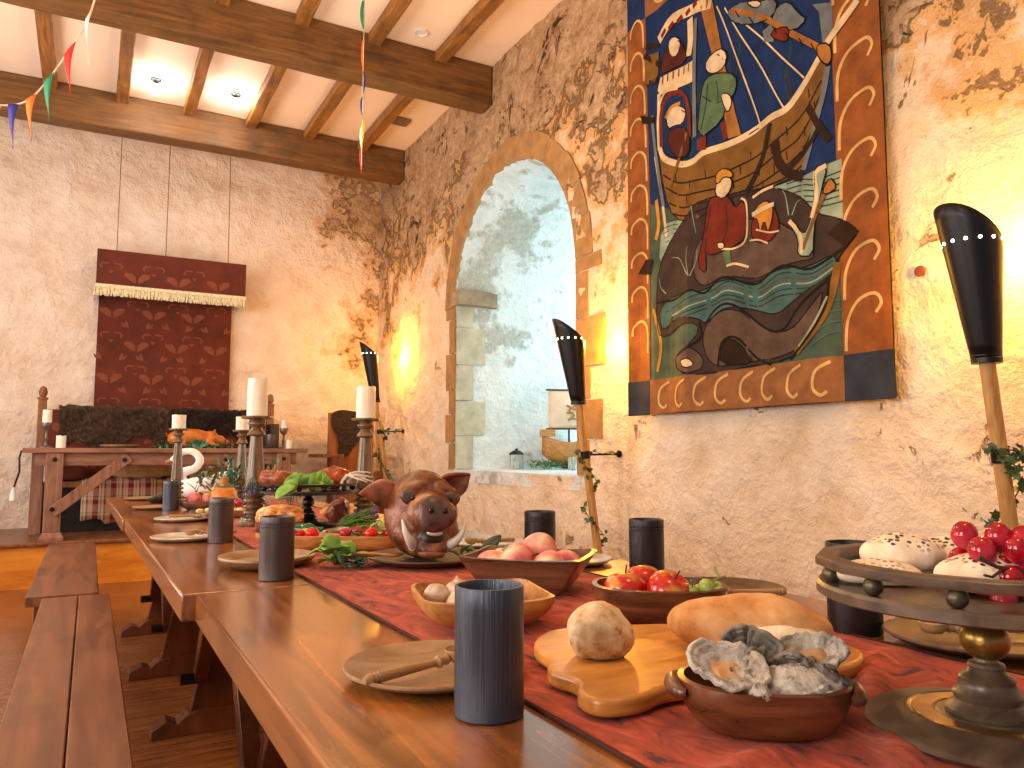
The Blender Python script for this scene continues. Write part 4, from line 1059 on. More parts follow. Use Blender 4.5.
# far fruit bowl
square_bowl('dark wooden bowl of peaches on the far table', (.47, 4.0, ZR), R(-20), .085, .06, .035, 'walnut', 3., .7, 0, .006)
for k, (x, y, r, lb) in enumerate(((.45,3.99,.036,'large peach in the far dark bowl'), (.505,3.985,.030,'smaller orange peach right of the large one in the far dark bowl'), (.48,4.03,.03,'peach at the back of the far dark bowl'))):
    fruit_obj('peach', lb, 'peach', (x, y, ZR+.045), r, 'peach_skin', 'peach', 'peaches in the far bowl', (k, 1, 0))
square_bowl('long brown serving tray of grapes and sweets behind the second beaker', (.53, 3.42, ZR), R(-15), .16, .07, .028, 'walnut', 6., .85, 0, .006, name='serving_tray', cat='tray')
random.seed(17)
rb_ = thing('grape_bunch', 'pile of red grapes and radishes on the far serving tray', 'grapes', (.55, 3.43, ZR+.03))
for i in range(12):
    bm = NB(); sphere(bm, (random.uniform(-.09,.1), random.uniform(-.04,.04), random.uniform(0,.03)), .016, 2); obj('grape', bm, 'grape_red', rb_)
sw2 = thing('sweets', 'pale yellow sweets along the front of the far serving tray', 'sweets', (.50, 3.37, ZR+.026))
for i in range(14):
    bm = NB(); sphere(bm, (random.uniform(-.1,.07), random.uniform(-.015,.02), random.uniform(0,.012)), (.016,.012,.010), 2); obj('sweet', bm, 'cream_food', sw2)
square_bowl('small dark dish of herbs and purple flowers at the far table end', (.34, 4.6, ZT), 0, .062, .05, .028, 'black_wood', 2.2, .6, 0, .005)
herbs('herb_bunch', 'little tuft of purple and green herbs in the far dark dish', (.335, 4.6, ZT+.028), 0, True, 9)
o = [x for x in bpy.data.objects if x.name.startswith('herb_bunch')][-1]; o.scale = (.5,.5,.5); o.location = (.31, 4.6, ZT+.024)
square_bowl('shallow brown bread basket beside the swan', (.60, 4.35, ZR), 0, .07, .05, .06, 'light_wood', 2.2, .7, 0, .006, name='basket', cat='basket')
meat('bread_roll', 'round bread roll in the basket beside the swan', (.60, 4.35, ZR+.028), (.048,.035,.03), 'bread_roll', 0, 8, 'bread roll')
meat('cream_gourd', 'cream coloured gourd behind the left tall candlestick', (.79, 4.1, ZR), (.05,.045,.09), 'candle_wax', 0, 4, 'gourd')

# ------------------------------------------------------------------ wall torches
def torch(label, y, zb, ztop, seed, ivl, brl):
    """pole leans into the room; base rests on the floor close to the wall"""
    xb, xt = 2.60, 2.40
    f = lambda z: V((2.54+(zb+.0-z)*.15, y, z))
    t = thing('torch', label, 'torch', (0,0,0), 0, 'wall torches on leaning poles')
    zc0, zc1 = zb+.31, ztop
    bm = NB(); tube(bm, [f(.005 if y < DY else DZ+.004), f(zb*.6), f(zb), f(zc0+.05)], .0235, 18); obj('pole', bm, 'pole_wood', t)
    # cowl: tapered sheet with oblique top, open to the wall
    bm = NB(); S = 40; rings = []; ax = (f(2)-f(1)).normalized()
    gap = 50
    for k in range(13):
        q = k/12; rg = []
        for i in range(S+1):
            a = R(gap+(360-2*gap)*i/S)      # 0 = towards wall
            r = .042+.046*q
            top = ztop-.145*(.5+.5*math.cos(a+.3))**1.1
            z = zc0+(top-zc0)*q
            c = f(z); rg.append(bm.verts.new(c+V((r*math.cos(a), r*math.sin(a), 0))))
        rings.append(rg)
    for A, B in zip(rings, rings[1:]):
        for i in range(S): bm.faces.new([A[i], A[i+1], B[i+1], B[i]])
    cw = obj('cowl', bm, 'black_metal', t); sd = cw.modifiers.new('s', 'SOLIDIFY'); sd.thickness = .004; sd.offset = 0
    bm = NB(); 
    for z in (zc0-.01, zc0+.012): lathe(bm, [(.022,z-.008), (.044,z-.008), (.045,z+.008), (.022,z+.008)], 32, (f(z).x, y, 0), cap=False)
    obj('collar', bm, 'black_metal', t)
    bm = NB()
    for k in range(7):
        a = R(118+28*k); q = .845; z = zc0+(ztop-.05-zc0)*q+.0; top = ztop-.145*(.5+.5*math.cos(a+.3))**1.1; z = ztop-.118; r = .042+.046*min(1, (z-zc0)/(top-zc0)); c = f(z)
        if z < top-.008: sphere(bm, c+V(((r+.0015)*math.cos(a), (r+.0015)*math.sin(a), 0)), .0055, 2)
    obj('hole_glow_dots', bm, 'warm_dot', t)  # glowing beads stand in for light shining through holes; the cowl is not pierced
    # bracket to the wall
    bm = NB(); tube(bm, [f(zb-.022), f(zb+.022)], .0275, 24); obj('clamp', bm, 'black_metal', t)
    bm = NB(); tube(bm, [(f(zb).x+.025, y, zb), (W-.012, y, zb+.004)], .006, 8); lathe(bm, [(0,0), (.022,0), (.022,.01), (0,.012)], 16, M4=Matrix.Translation((W-.012, y, zb+.004)) @ Matrix.Rotation(R(-90), 4, 'Y')); obj('bracket', bm, 'black_metal', t)
    # ivy
    random.seed(seed); bm = NB()
    iv = thing('ivy_garland', ivl, 'ivy', (0,0,0), 0, 'ivy trailing on the torch poles')
    path = []
    for k in range(46):
        q = k/45; z = zb+.03-q*(zb-.35 if zb > .9 else .6); a = q*13+seed; path.append(f(z)+V((.042*math.cos(a), .042*math.sin(a), 0)))
    vn = NB(); tube(vn, path, .0022, 5)
    arm = [V((f(zb).x+.03+.02*k, y+.01*math.sin(k*2), zb+.012+.006*math.sin(k))) for k in range(10)]; tube(vn, arm, .0022, 5)
    obj('vine', vn, 'stem_brown', iv)
    for p in path[::1]+arm[::2]:
        for _ in range(1 if seed == 2 else 2):
            q_ = p+rv(.018); d = rv()+V((0,-.2,-.5)); d.normalize(); nrm = (V((-.8,-.6,.1))+rv(.5)).normalized(); s_ = d.cross(nrm).normalized(); l = random.uniform(.024,.044)
            pts = [(0,0), (-.5,.15), (-.38,.4), (-.55,.62), (-.15,.66), (0,1.05), (.15,.66), (.55,.62), (.38,.4), (.5,.15)]
            vs = [bm.verts.new(q_+s_*u*l*.8+d*w_*l+nrm*.15*l*abs(u)) for u, w_ in pts]; bm.faces.new(vs)
    obj('leaves', bm, 'ivy_leaf', iv, smooth=False)
    return t
torch('black cowled torch nearest the viewer at the right edge', 1.414, 1.012, 1.805, 3, 'ivy with broad leaves around the nearest torch pole', '')
torch('black cowled torch right of the arched window', 3.76, 1.01, 1.80, 2, 'sparse ivy around the torch pole beside the arched window', '')
torch('farthest black cowled torch near the corner', 7.42, 1.235, 2.13, 5, 'bushy ivy around the farthest torch pole', '')

# ------------------------------------------------------------------ wall hanging
def ray(px, py):
    sn, cs, sp, cp = math.sin(TH), math.cos(TH), math.sin(PT), math.cos(PT)
    a, b_ = (px-512)/770, (384-py)/770
    return V((sn*cp+a*cs-b_*sn*sp, cs*cp-a*sn-b_*cs*sp, sp+b_*cp))
XT = 2.745
def tp(px, py):
    r = ray(px, py); k = XT/r.x; return (r.y*k, H+r.z*k)
def A_(x, y): return tp(600+x/3.2, y/3.2)
def B_(x, y): return tp(600+x/3.2, 200+y/3.2)
Y0, Y1, Z0_, Z1_ = 1.905, 3.575, 1.235, 3.80
YI0, YI1, ZI0, ZI1 = 2.125, 3.40, 1.42, 3.56
TAP = thing('wall_hanging', 'tall painted cloth hanging of a ship and great sea beast with orange curled border', 'wall hanging', (0,0,0))
def sag(y, z):
    return .012*math.sin((y-Y0)*9+z*.7)*max(0, 1-(z-Z0_)/2.4)+.006*math.sin(y*23+z*2)-.02*max(0, 1-(z-Z0_)/1.2)
def put(bm, pts, k, mi):
    """flat patch in the cloth plane, k = layer"""
    vs = [bm.verts.new((XT+sag(y, z)-.0012*k, y, z)) for y, z in pts]
    f = bm.faces.new(vs); f.material_index = mi
def grid(bm, y0, y1, z0, z1, n, m_, k=0, mi=0):
    g = {}
    for i in range(n+1):
        for j in range(m_+1):
            y = y0+(y1-y0)*i/n; z = z0+(z1-z0)*j/m_; g[i,j] = bm.verts.new((XT+sag(y, z)-.0012*k, y, z))
    for i in range(n):
        for j in range(m_): bm.faces.new([g[i,j], g[i+1,j], g[i+1,j+1], g[i,j+1]]).material_index = mi
def strip(bm, pts, w, k, mi, smooth=5, taper=False):
    pts = [V((y, z, 0)) for y, z in pts]; P_ = spline(pts, smooth) if len(pts) > 2 else [pts[0].lerp(pts[1], i/6) for i in range(7)]
    L_ = []; n = len(P_)
    for i, p in enumerate(P_):
        t = (P_[min(i+1, n-1)]-P_[max(i-1, 0)]).normalized(); q = V((-t.y, t.x, 0))*w*.5*((1-i/n*.8) if taper else 1); L_.append((p+q, p-q))
    vv = [[bm.verts.new((XT+sag(p.x, p.y)-.0012*k, p.x, p.y)) for p in pr] for pr in L_]
    for a, b_ in zip(vv, vv[1:]): bm.faces.new([a[0], a[1], b_[1], b_[0]]).material_index = mi
def patch(bm, pts, k, mi, sm=1):
    """filled shape, cut to small pieces so that it follows the folds"""
    pts = smoothpoly(pts, sm) if sm else pts
    t = bmesh.new(); f = t.faces.new([t.verts.new((y, z, 0)) for y, z in pts])
    ylo, yhi = min(p[0] for p in pts), max(p[0] for p in pts); zlo, zhi = min(p[1] for p in pts), max(p[1] for p in pts)
    y = math.ceil(ylo/.06)*.06
    while y < yhi: bmesh.ops.bisect_plane(t, geom=t.verts[:]+t.edges[:]+t.faces[:], plane_co=(y,0,0), plane_no=(1,0,0)); y += .06
    z = math.ceil(zlo/.12)*.12
    while z < zhi: bmesh.ops.bisect_plane(t, geom=t.verts[:]+t.edges[:]+t.faces[:], plane_co=(0,z,0), plane_no=(0,1,0)); z += .12
    mp = {}
    for v in t.verts: mp[v] = bm.verts.new((XT+sag(v.co.x, v.co.y)-.0012*k, v.co.x, v.co.y))
    for f in t.faces:
        try: bm.faces.new([mp[v] for v in f.verts]).material_index = mi
        except ValueError: pass
    t.free()
    if sm and k >= 3: strip(bm, list(pts)+[pts[0]], .0065, k+.4, I['t_line'], 1)
PM = ['t_green','t_navy','t_teal','t_tealdark','t_whale','t_whale2','t_hull','t_hulldark','t_cream','t_skin','t_mast','t_tunic','t_red','t_maroon','t_gold','t_grey','t_line','t_seal']
I = {n_: i for i, n_ in enumerate(PM)}
bm = NB()
grid(bm, YI0, YI1, ZI0, ZI1, 30, 30, 0, I['t_green'])
Ap = lambda *q: [A_(x, y) for x, y in q]
Bp = lambda *q: [B_(x, y) for x, y in q]
zz = A_(500, 560)[1]
patch(bm, [(YI0, ZI1), (YI1, ZI1), (YI1, A_(180,640)[1]), A_(300,690), A_(600,600), A_(660,560), (YI0, A_(778,505)[1])], 1, I['t_navy'], 0)
# painted streaks in the sky
for k in range(16):
    y = random.uniform(YI0+.1, YI1-.1); z = random.uniform(2.5, 3.5); strip(bm, [(y, z), (y-.02, z-.12), (y+.02, z-.25)], .01, 1.5, I['t_tealdark'] if k % 2 else I['t_whale'])
hull = Ap((185,470), (235,525), (300,530), (345,485), (440,455), (540,385), (600,352), (650,275), (710,185), (737,215), (728,300), (690,420), (655,545), (600,580), (490,620), (400,655), (300,712), (235,700), (208,620))
patch(bm, hull, 3, I['t_hull'], 1)
for q in (((205,560),(250,585),(330,575),(430,540),(540,470),(640,380),(715,260)), ((212,600),(260,625),(340,612),(440,580),(540,515),(640,440),(715,300)), ((222,650),(270,665),(350,645),(450,615),(560,560),(650,480),(705,370)), ((235,685),(290,690),(380,650),(480,615),(590,575),(650,530))):
    strip(bm, Ap(*q), .009, 4, I['t_hulldark'])
for (x, y) in ((240,570),(290,590),(340,560),(400,580),(450,545),(505,550),(550,480),(600,500),(600,420),(655,420),(650,480),(690,340),(280,640),(370,620),(430,590),(520,590),(345,650),(670,300),(560,540),(480,500)):
    strip(bm, Ap((x,y-14),(x+3,y+14)), .007, 4, I['t_hulldark'])
strip(bm, Ap((190,300),(195,480),(240,522),(300,520),(345,485),(440,452),(540,382),(600,350),(650,278),(712,180)), .034, 5, I['t_cream'])
strip(bm, Ap((165,370),(175,470),(190,560),(205,660)), .025, 5, I['t_grey'])
strip(bm, Ap((735,215),(722,300),(690,420),(655,545)), .03, 4.5, I['t_grey'])
# mast, stays
patch(bm, Ap((322,0),(362,0),(392,170),(455,432),(415,445),(365,190)), 6, I['t_mast'], 0)
for q in (((375,20),(440,180),(510,395)), ((400,25),(500,190),(595,350)), ((470,80),(560,160),(655,250)), ((310,60),(306,250),(310,440))): strip(bm, Ap(*q), .008 if q[0][0] > 320 else .03, 5.5, I['t_cream'] if q[0][0] > 320 else I['t_grey'])
# man in green tunic
patch(bm, Ap((345,250),(380,232),(440,238),(443,290),(410,335),(395,385),(318,455),(330,300)), 7, I['t_tunic'])
for q in (((350,270),(345,340),(330,420)), ((375,260),(380,320),(360,380)), ((335,310),(370,330),(400,320))): strip(bm, Ap(*q), .007, 7.6, I['t_tealdark'])
patch(bm, Ap((345,195),(385,152),(412,172),(402,215),(370,238),(345,232)), 8, I['t_skin']); patch(bm, Ap((388,300),(420,300),(430,330),(415,365),(400,340)), 8, I['t_skin'])
strip(bm, Ap((378,175),(390,182),(396,192)), .006, 9, I['t_line']); strip(bm, Ap((405,172),(412,186),(404,194)), .004, 9, I['t_line'])
patch(bm, Ap((388,395),(405,390),(415,440),(400,450)), 7, I['t_red'], 0); patch(bm, Ap((320,450),(345,430),(345,480),(322,485)), 7, I['t_red'], 0)
# arched cabin and person
patch(bm, Ap((195,470),(197,370),(215,312),(250,296),(280,325),(292,410),(295,500),(235,510)), 5.4, I['t_navy'])
strip(bm, Ap((200,470),(198,370),(218,312),(250,296),(276,320),(288,370),(290,440)), .03, 6, I['t_red']); strip(bm, Ap((190,480),(187,370),(210,300),(250,282)), .018, 6.3, I['t_cream'])
patch(bm, Ap((215,372),(243,335),(272,345),(278,365),(264,398),(240,402),(222,415)), 7, I['t_skin']); patch(bm, Ap((215,425),(262,402),(292,425),(290,500),(232,505)), 7, I['t_maroon'])
strip(bm, Ap((262,352),(278,362)), .006, 8, I['t_line']); strip(bm, Ap((215,380),(232,345),(258,330)), .02, 8, I['t_gold'])
strip(bm, Ap((280,425),(250,520),(225,600)), .022, 8, I['t_hull'])
# upper castle
patch(bm, Ap((186,290),(196,250),(300,195),(300,262),(240,285),(196,305)), 6, I['t_cream'], 0)
patch(bm, Ap((198,240),(205,180),(240,118),(272,150),(280,196),(220,232)), 6.4, I['t_maroon']); patch(bm, Ap((222,140),(240,115),(262,130),(250,180),(230,185)), 7, I['t_skin'])
strip(bm, Ap((290,60),(292,130),(285,180)), .05, 6.5, I['t_cream']); strip(bm, Ap((190,130),(240,60),(300,30),(360,10)), .06, 6, I['t_cream']); 
for k in range(5): strip(bm, Ap((200+25*k,120-24*k),(215+25*k,95-22*k)), .03, 6.8, I['t_red'])
for k in range(6): strip(bm, Ap((205+16*k,270-8*k),(206+16*k,245-8*k)), .009, 7, I['t_red'])
for q in (((150,150),(190,145)), ((145,180),(195,210)), ((150,270),(185,255))): strip(bm, Ap(*q), .03, 7, I['t_hulldark'])
patch(bm, Ap((150,180),(190,165),(188,240),(168,272),(145,270)), 6.6, I['t_hull'], 0)
# sailor at the yard
patch(bm, Ap((405,40),(450,10),(520,0),(575,0),(560,55),(480,82),(430,75)), 7, I['t_grey']); patch(bm, Ap((550,70),(575,20),(610,5),(640,45),(665,62),(625,102),(560,95)), 7, I['t_grey'])
patch(bm, Ap((470,10),(500,0),(520,10),(500,30)), 8, I['t_skin']); patch(bm, Ap((545,105),(600,85),(612,100),(605,138),(565,128)), 8, I['t_red'])
strip(bm, Ap((425,35),(520,55),(620,110),(720,160)), .028, 7.5, I['t_mast']); patch(bm, Ap((698,145),(745,140),(752,190),(735,215),(705,185)), 8, I['t_mast'])
for k in range(7): strip(bm, Ap((440+40*k,38+18*k*.95),(452+40*k,58+18*k*.95)), .006, 8.4, I['t_line'])
strip(bm, Ap((735,140),(780,70),(825,0)), .032, 8, I['t_cream']); patch(bm, Ap((520,100),(560,70),(560,135),(525,135)), 6.5, I['t_grey'], 0)
patch(bm, Ap((680,15),(750,10),(750,120),(720,150),(705,40)), 3.5, I['t_grey'], 0)
# anchor
strip(bm, Ap((565,450),(575,515),(610,555),(655,568)), .045, 6, I['t_hulldark']); strip(bm, Ap((610,540),(670,470),(715,400)), .026, 6, I['t_hulldark']); strip(bm, Ap((668,342),(705,400),(742,452)), .034, 6, I['t_hulldark'])
strip(bm, Ap((545,395),(520,500),(470,615)), .03, 6, I['t_hulldark'])
# sea
patch(bm, Ap((560,600),(640,570),(700,545),(775,508),(785,700),(700,690)), 2.2, I['t_seal'], 0)
for k in range(6): strip(bm, Ap((600,590+18*k),(650,575+18*k),(710,575+18*k),(780,545+20*k)), .006, 2.8, I['t_tealdark'])
patch(bm, Ap((200,720),(260,700),(300,715),(235,800),(190,860)), 2.6, I['t_seal']); 
for k in range(5): strip(bm, Ap((200+4*k,735+14*k),(240,718+14*k),(285-6*k,730+14*k)), .005, 3, I['t_tealdark'])
whale = Bp((185,330),(190,220),(235,110),(290,40),(330,0),(430,-25),(560,-42),(650,-10),(700,45),(780,62),(832,100),(792,152),(762,200),(745,330),(700,430),(625,512),(480,532),(350,560),(255,552),(248,500),(320,445),(328,395),(270,395),(215,440),(190,430))
patch(bm, whale, 3.2, I['t_whale'], 1)
patch(bm, Bp((300,200),(340,100),(450,60),(560,60),(640,110),(720,190),(620,200),(560,230),(500,255),(400,240),(330,290)), 3.6, I['t_whale2'], 2)
patch(bm, Bp((330,420),(400,345),(470,360),(540,420),(620,425),(700,330),(735,280),(700,420),(620,500),(480,520),(360,540)), 3.6, I['t_whale2'], 2)
patch(bm, Bp((195,330),(290,290),(340,295),(400,250),(500,272),(585,215),(680,222),(765,165),(762,240),(690,280),(620,330),(575,372),(500,352),(410,338),(345,400),(330,380),(250,372),(200,430)), 4, I['t_teal'], 2)
for k in range(5): strip(bm, Bp((215+8*k,360+6*k),(300,312+14*k),(370,290+12*k),(420,262+14*k),(510,285+14*k),(590,235+18*k),(690,238+14*k),(755,195+12*k)), .007, 4.5, I[('t_tealdark','t_whale2','t_cream','t_tealdark','t_whale')[k]] if k != 2 else I['t_seal'])
for q in (((185,330),(240,320),(300,290),(345,298),(400,248),(500,270),(590,212),(690,222),(790,150)), ((345,400),(380,350),(430,335),(520,400),(590,420),(650,340),(740,260)), ((255,500),(300,470),(335,440),(330,390)), ((745,250),(735,340),(690,430),(620,512)), ((390,530),(400,460),(440,440),(500,500),(560,528))): strip(bm, Bp(*q), .012, 5, I['t_line'])
patch(bm, Bp((248,500),(300,470),(330,490),(345,520),(330,550),(262,552)), 4.6, I['t_whale2']); patch(bm, Bp((268,515),(300,505),(318,530),(285,540)), 5.2, I['t_cream'])
patch(bm, Bp((395,530),(400,460),(430,440),(470,480),(500,525)), 4.2, I['t_hulldark'])
for k in range(4): strip(bm, Bp((690,470-30*k),(740,430-34*k),(785,420-34*k)), .008, 2.8, I['t_teal'])
strip(bm, Bp((770,200),(745,330),(700,420),(640,490)), .035, 4.6, I['t_hull']); strip(bm, Bp((740,310),(700,400),(650,470)), .01, 5.2, I['t_seal'])
patch(bm, Bp((780,62),(832,100),(790,152),(740,110)), 6, I['t_hulldark'], 0)
# man in red robe
patch(bm, Bp((350,0),(385,-15),(420,-10),(440,30),(455,0),(470,20),(470,120),(430,155),(400,165),(362,180),(345,165),(350,240),(322,212),(340,120)), 7, I['t_red'])
strip(bm, Bp((398,158),(440,155),(470,120),(470,15),(455,-5)), .01, 8, I['t_cream'])
for q in (((360,20),(350,100),(345,190)), ((385,10),(380,80),(372,150)), ((410,20),(415,90),(400,140))): strip(bm, Bp(*q), .008, 7.6, I['t_maroon'])
patch(bm, Ap((378,582),(400,556),(430,572),(426,610),(400,640),(372,625)), 8, I['t_skin']); patch(bm, Ap((372,585),(378,552),(405,538),(432,552),(430,572),(402,566),(384,590)), 9, I['t_gold'])
patch(bm, Bp((382,138),(405,136),(408,155),(388,160)), 8, I['t_skin']); patch(bm, Bp((400,165),(424,160),(430,212),(414,215)), 7, I['t_tunic'], 0); strip(bm, Bp((415,213),(440,205),(478,215)), .012, 8, I['t_cream'])
# fire on the beast's back
patch(bm, Bp((482,130),(485,60),(510,10),(555,5),(580,60),(582,100),(545,140)), 6, I['t_red']); patch(bm, Bp((488,60),(500,20),(535,0),(562,20),(560,60),(545,110),(530,60),(515,110),(505,60)), 7, I['t_gold'])
strip(bm, Bp((487,48),(520,30),(565,15)), .022, 8, I['t_cream']); strip(bm, Ap((488,632),(520,612),(562,598)), .014, 8, I['t_cream'])
for q in (((480,130),(510,128),(545,140)), ((582,100),(550,105),(500,95))): strip(bm, Bp(*q), .008, 8, I['t_cream'])
# pale fish forms
patch(bm, Bp((640,182),(645,130),(608,70),(625,65),(662,120),(690,60),(700,-20),(695,-90),(715,-112),(738,-100),(725,-50),(712,20),(698,100),(698,182)), 6.5, I['t_seal']); strip(bm, Bp((655,175),(650,115),(612,68)), .02, 7, I['t_cream']); strip(bm, Bp((690,60),(705,-10),(700,-80),(735,-108)), .022, 7, I['t_cream'])
patch(bm, Bp((722,-20),(745,-75),(768,-40),(740,-15)), 7, I['t_mast']); strip(bm, Bp((660,160),(700,60),(730,-20)), .022, 7, I['t_hull'])
for q in (((290,240),(260,190),(232,185)), ((295,245),(285,190),(290,150)), ((300,245),(318,200),(322,160)), ((610,50),(600,-10),(590,-30)), ((620,50),(635,10),(650,0)), ((215,300),(200,280),(195,250)), ((300,20),(310,70),(318,110))): strip(bm, Bp(*q), .007, 6, I['t_seal'], taper=True)
strip(bm, Ap((180,640),(190,720),(180,768)), .03, 3.4, I['t_gold']); strip(bm, Ap((175,500),(200,640),(215,760)), .02, 3, I['t_cream']); strip(bm, Bp((175,350),(200,460),(190,550)), .02, 3.4, I['t_gold'])
patch(bm, Bp((150,190),(172,190),(165,240),(128,238)), 9, I['t_hulldark'], 0); patch(bm, Ap((135,372),(175,375),(172,395),(140,398)), 9, I['t_hulldark'], 0)
o = obj('picture_panel', bm, PM, TAP, smooth=False)
def border(nm, y0, y1, z0, z1, mat, n, m_, k=2.):
    bm = NB(); grid(bm, y0, y1, z0, z1, n, m_, k, 0); return bm
def curls(bm, items, mi=1):
    for q in items: strip(bm, q, .014, 3.5, mi, taper=False)
# left and right borders with scroll work
bm = border('', YI1-.005, Y1, ZI0, ZI1, 't_border', 6, 50)
z = 1.6
while z < 3.5:
    curls(bm, [[(YI1+.015, z-.02), (YI1+.02, z+.12), (YI1+.07, z+.17), (YI1+.13, z+.14), (YI1+.14, z+.09)]]); z += .2
o = obj('side_border', bm, ['t_border', 't_curl'], TAP, smooth=False)
bm = border('', Y0, YI0+.005, ZI0, ZI1, 't_border', 6, 50)
z = 1.5
while z < 3.45:
    curls(bm, [[(YI0-.01, z-.06), (YI0-.02, z+.06), (YI0-.07, z+.14), (YI0-.15, z+.16), (YI0-.18, z+.12), (YI0-.155, z+.08)]]); z += .215
o = obj('side_border', bm, ['t_border', 't_curl'], TAP, smooth=False)
bm = border('', YI0, YI1, Z0_, ZI0+.005, 't_border2', 40, 6)
y = YI0+.12
while y < YI1-.05:
    curls(bm, [[(y-.06, ZI0-.015), (y+.01, ZI0-.05), (y+.025, ZI0-.12), (y-.01, ZI0-.155), (y-.04, ZI0-.14)]]); y += .15
obj('lower_border', bm, ['t_border2', 't_curl'], TAP, smooth=False)
bm = border('', YI0, YI1, ZI1-.005, Z1_, 't_border2', 40, 6)
y = YI0+.12
while y < YI1-.05: curls(bm, [[(y-.06, ZI1+.02), (y+.01, ZI1+.05), (y+.025, ZI1+.12), (y-.01, ZI1+.155)]]); y += .15
obj('upper_border', bm, ['t_border2', 't_curl'], TAP, smooth=False)
for (a, b_, c_, d_, mm) in ((YI1-.004, Y1+.004, Z0_-.004, ZI0+.006, 't_corner'), (Y0-.004, YI0+.004, Z0_-.004, ZI0+.006, 't_corner'), (YI1-.004, Y1, ZI1-.006, Z1_, 't_navy'), (Y0, YI0+.004, ZI1-.006, Z1_, 't_navy')):
    bm = NB(); grid(bm, a, b_, c_, d_, 8, 8, 2.6); obj('corner_patch', bm, mm, TAP)
bm = NB()
g = {}
for i in range(41):
    for j in range(41):
        y = Y0+(Y1-Y0)*i/40; z = Z0_+(Z1_-Z0_)*j/40; g[i,j] = bm.verts.new((XT+.004+sag(y, z), y, z))
for i in range(40):
    for j in range(40): bm.faces.new([g[i,j], g[i+1,j], g[i+1,j+1], g[i,j+1]])
o = obj('backing_cloth', bm, 't_line', TAP); sd = o.modifiers.new('s', 'SOLIDIFY'); sd.thickness = .004; sd.offset = 0
bm = NB(); tube(bm, [(XT+.015, Y0-.05, Z1_), (XT+.015, Y1+.05, Z1_)], .014, 12); obj('hanging_rod', bm, 'black_wood', TAP)
bm = NB(); lathe(bm, [(0,0), (.02,0), (.022,.008), (0,.012)], 12, M4=Matrix.Translation((W-.006, 1.815, 1.72)) @ Matrix.Rotation(R(-90), 4, 'Y')); 
tag(obj('wall_bolt', bm, 'pie_side'), 'small rusty bolt in the wall right of the hanging', 'bolt')

# ------------------------------------------------------------------ canopy and drop cloth on the back wall
def motifs(bm, y, x0, x1, z0, z1, mi, front=-1):
    """paired leaves, rings and small shields in offset rows"""
    row = 0; z = z0+.07
    while z < z1-.06:
        x = x0+(.12 if row % 2 else .34)
        while x < x1-.14:
            k = row % 3
            def sh(pts):
                vs = [bm.verts.new((x+a*1.45, y, z+c*1.45)) for a, c in pts]; bm.faces.new(vs).material_index = mi
            if k == 0:
                for s in (-1, 1): sh([(s*.006,-.03), (s*.03,-.02), (s*.075,.015), (s*.07,.035), (s*.03,.035), (s*.008,.01)])
            elif k == 1:
                for s in (-1, 1):
                    sh([(s*.01,.02), (s*.05,.022), (s*.07,0), (s*.055,-.02), (s*.05,-.012), (s*.058,0), (s*.045,.012), (s*.012,.012)])
                sh([(-.015,-.03), (.015,-.03), (0,-.05)])
            else:
                for s in (-1, 1): sh([(s*.05,-.02), (s*.09,-.01), (s*.1,.02), (s*.08,.005), (s*.07,.03), (s*.055,.01)])
            x += .36
        z += .105; row += 1
CN = thing('wall_canopy', 'red patterned fringed canopy with a drop cloth on the back wall', 'canopy', (0,0,0))
yd = YB-.06
bm = NB(); box(bm, .01, 1.215, yd, yd+.012, 1.30, 2.62); motifs(bm, yd-.0015, .01, 1.215, 1.34, 2.6, 1); obj('drop_cloth', bm, ['red_brocade', 'brocade_motif'], CN, smooth=False)
yf = 7.96
bm = NB(); box(bm, -.02, 1.30, yf, yf+.012, 2.56, 2.905); motifs(bm, yf-.0015, -.02, 1.3, 2.58, 2.9, 1); obj('valance', bm, ['red_brocade', 'brocade_motif'], CN, smooth=False)
for x in (-.02, 1.29):
    bm = NB(); box(bm, x, x+.01, yf+.012, YB-.03, 2.56, 2.905); obj('side_valance', bm, 'red_brocade', CN)
bm = NB(); box(bm, -.02, 1.30, yf+.001, YB-.03, 2.885, 2.903); obj('canopy_top', bm, 'red_brocade', CN)
def fr(bm, p, q, n):
    for i in range(n):
        c = V(p).lerp(V(q), (i+.5)/n); tube(bm, [c, c+V((random.uniform(-.004,.004),0,-.04)), c+V((random.uniform(-.008,.008),random.uniform(-.005,.005),-.085+random.uniform(-.006,.006)))], [.005,.006,.0055], 5)
bm = NB(); fr(bm, (-.02, yf-.006, 2.555), (1.30, yf-.006, 2.555), 110); box(bm, -.025, 1.305, yf-.012, yf-.001, 2.55, 2.578); obj('fringe', bm, 'fringe', CN)
for x in (-.028, 1.308):
    bm = NB(); fr(bm, (x, yf, 2.555), (x, YB-.04, 2.555), 26); box(bm, x-.006, x+.006, yf, YB-.04, 2.55, 2.575); obj('fringe', bm, 'fringe', CN)
for x in (.14, .56, 1.13):
    bm = NB(); tube(bm, [(x, yf+.03, 2.9), (x-.01*(x > 1), yf+.035, 4.2)], .004, 6); obj('hanging_cord', bm, 'cord_grey', CN)

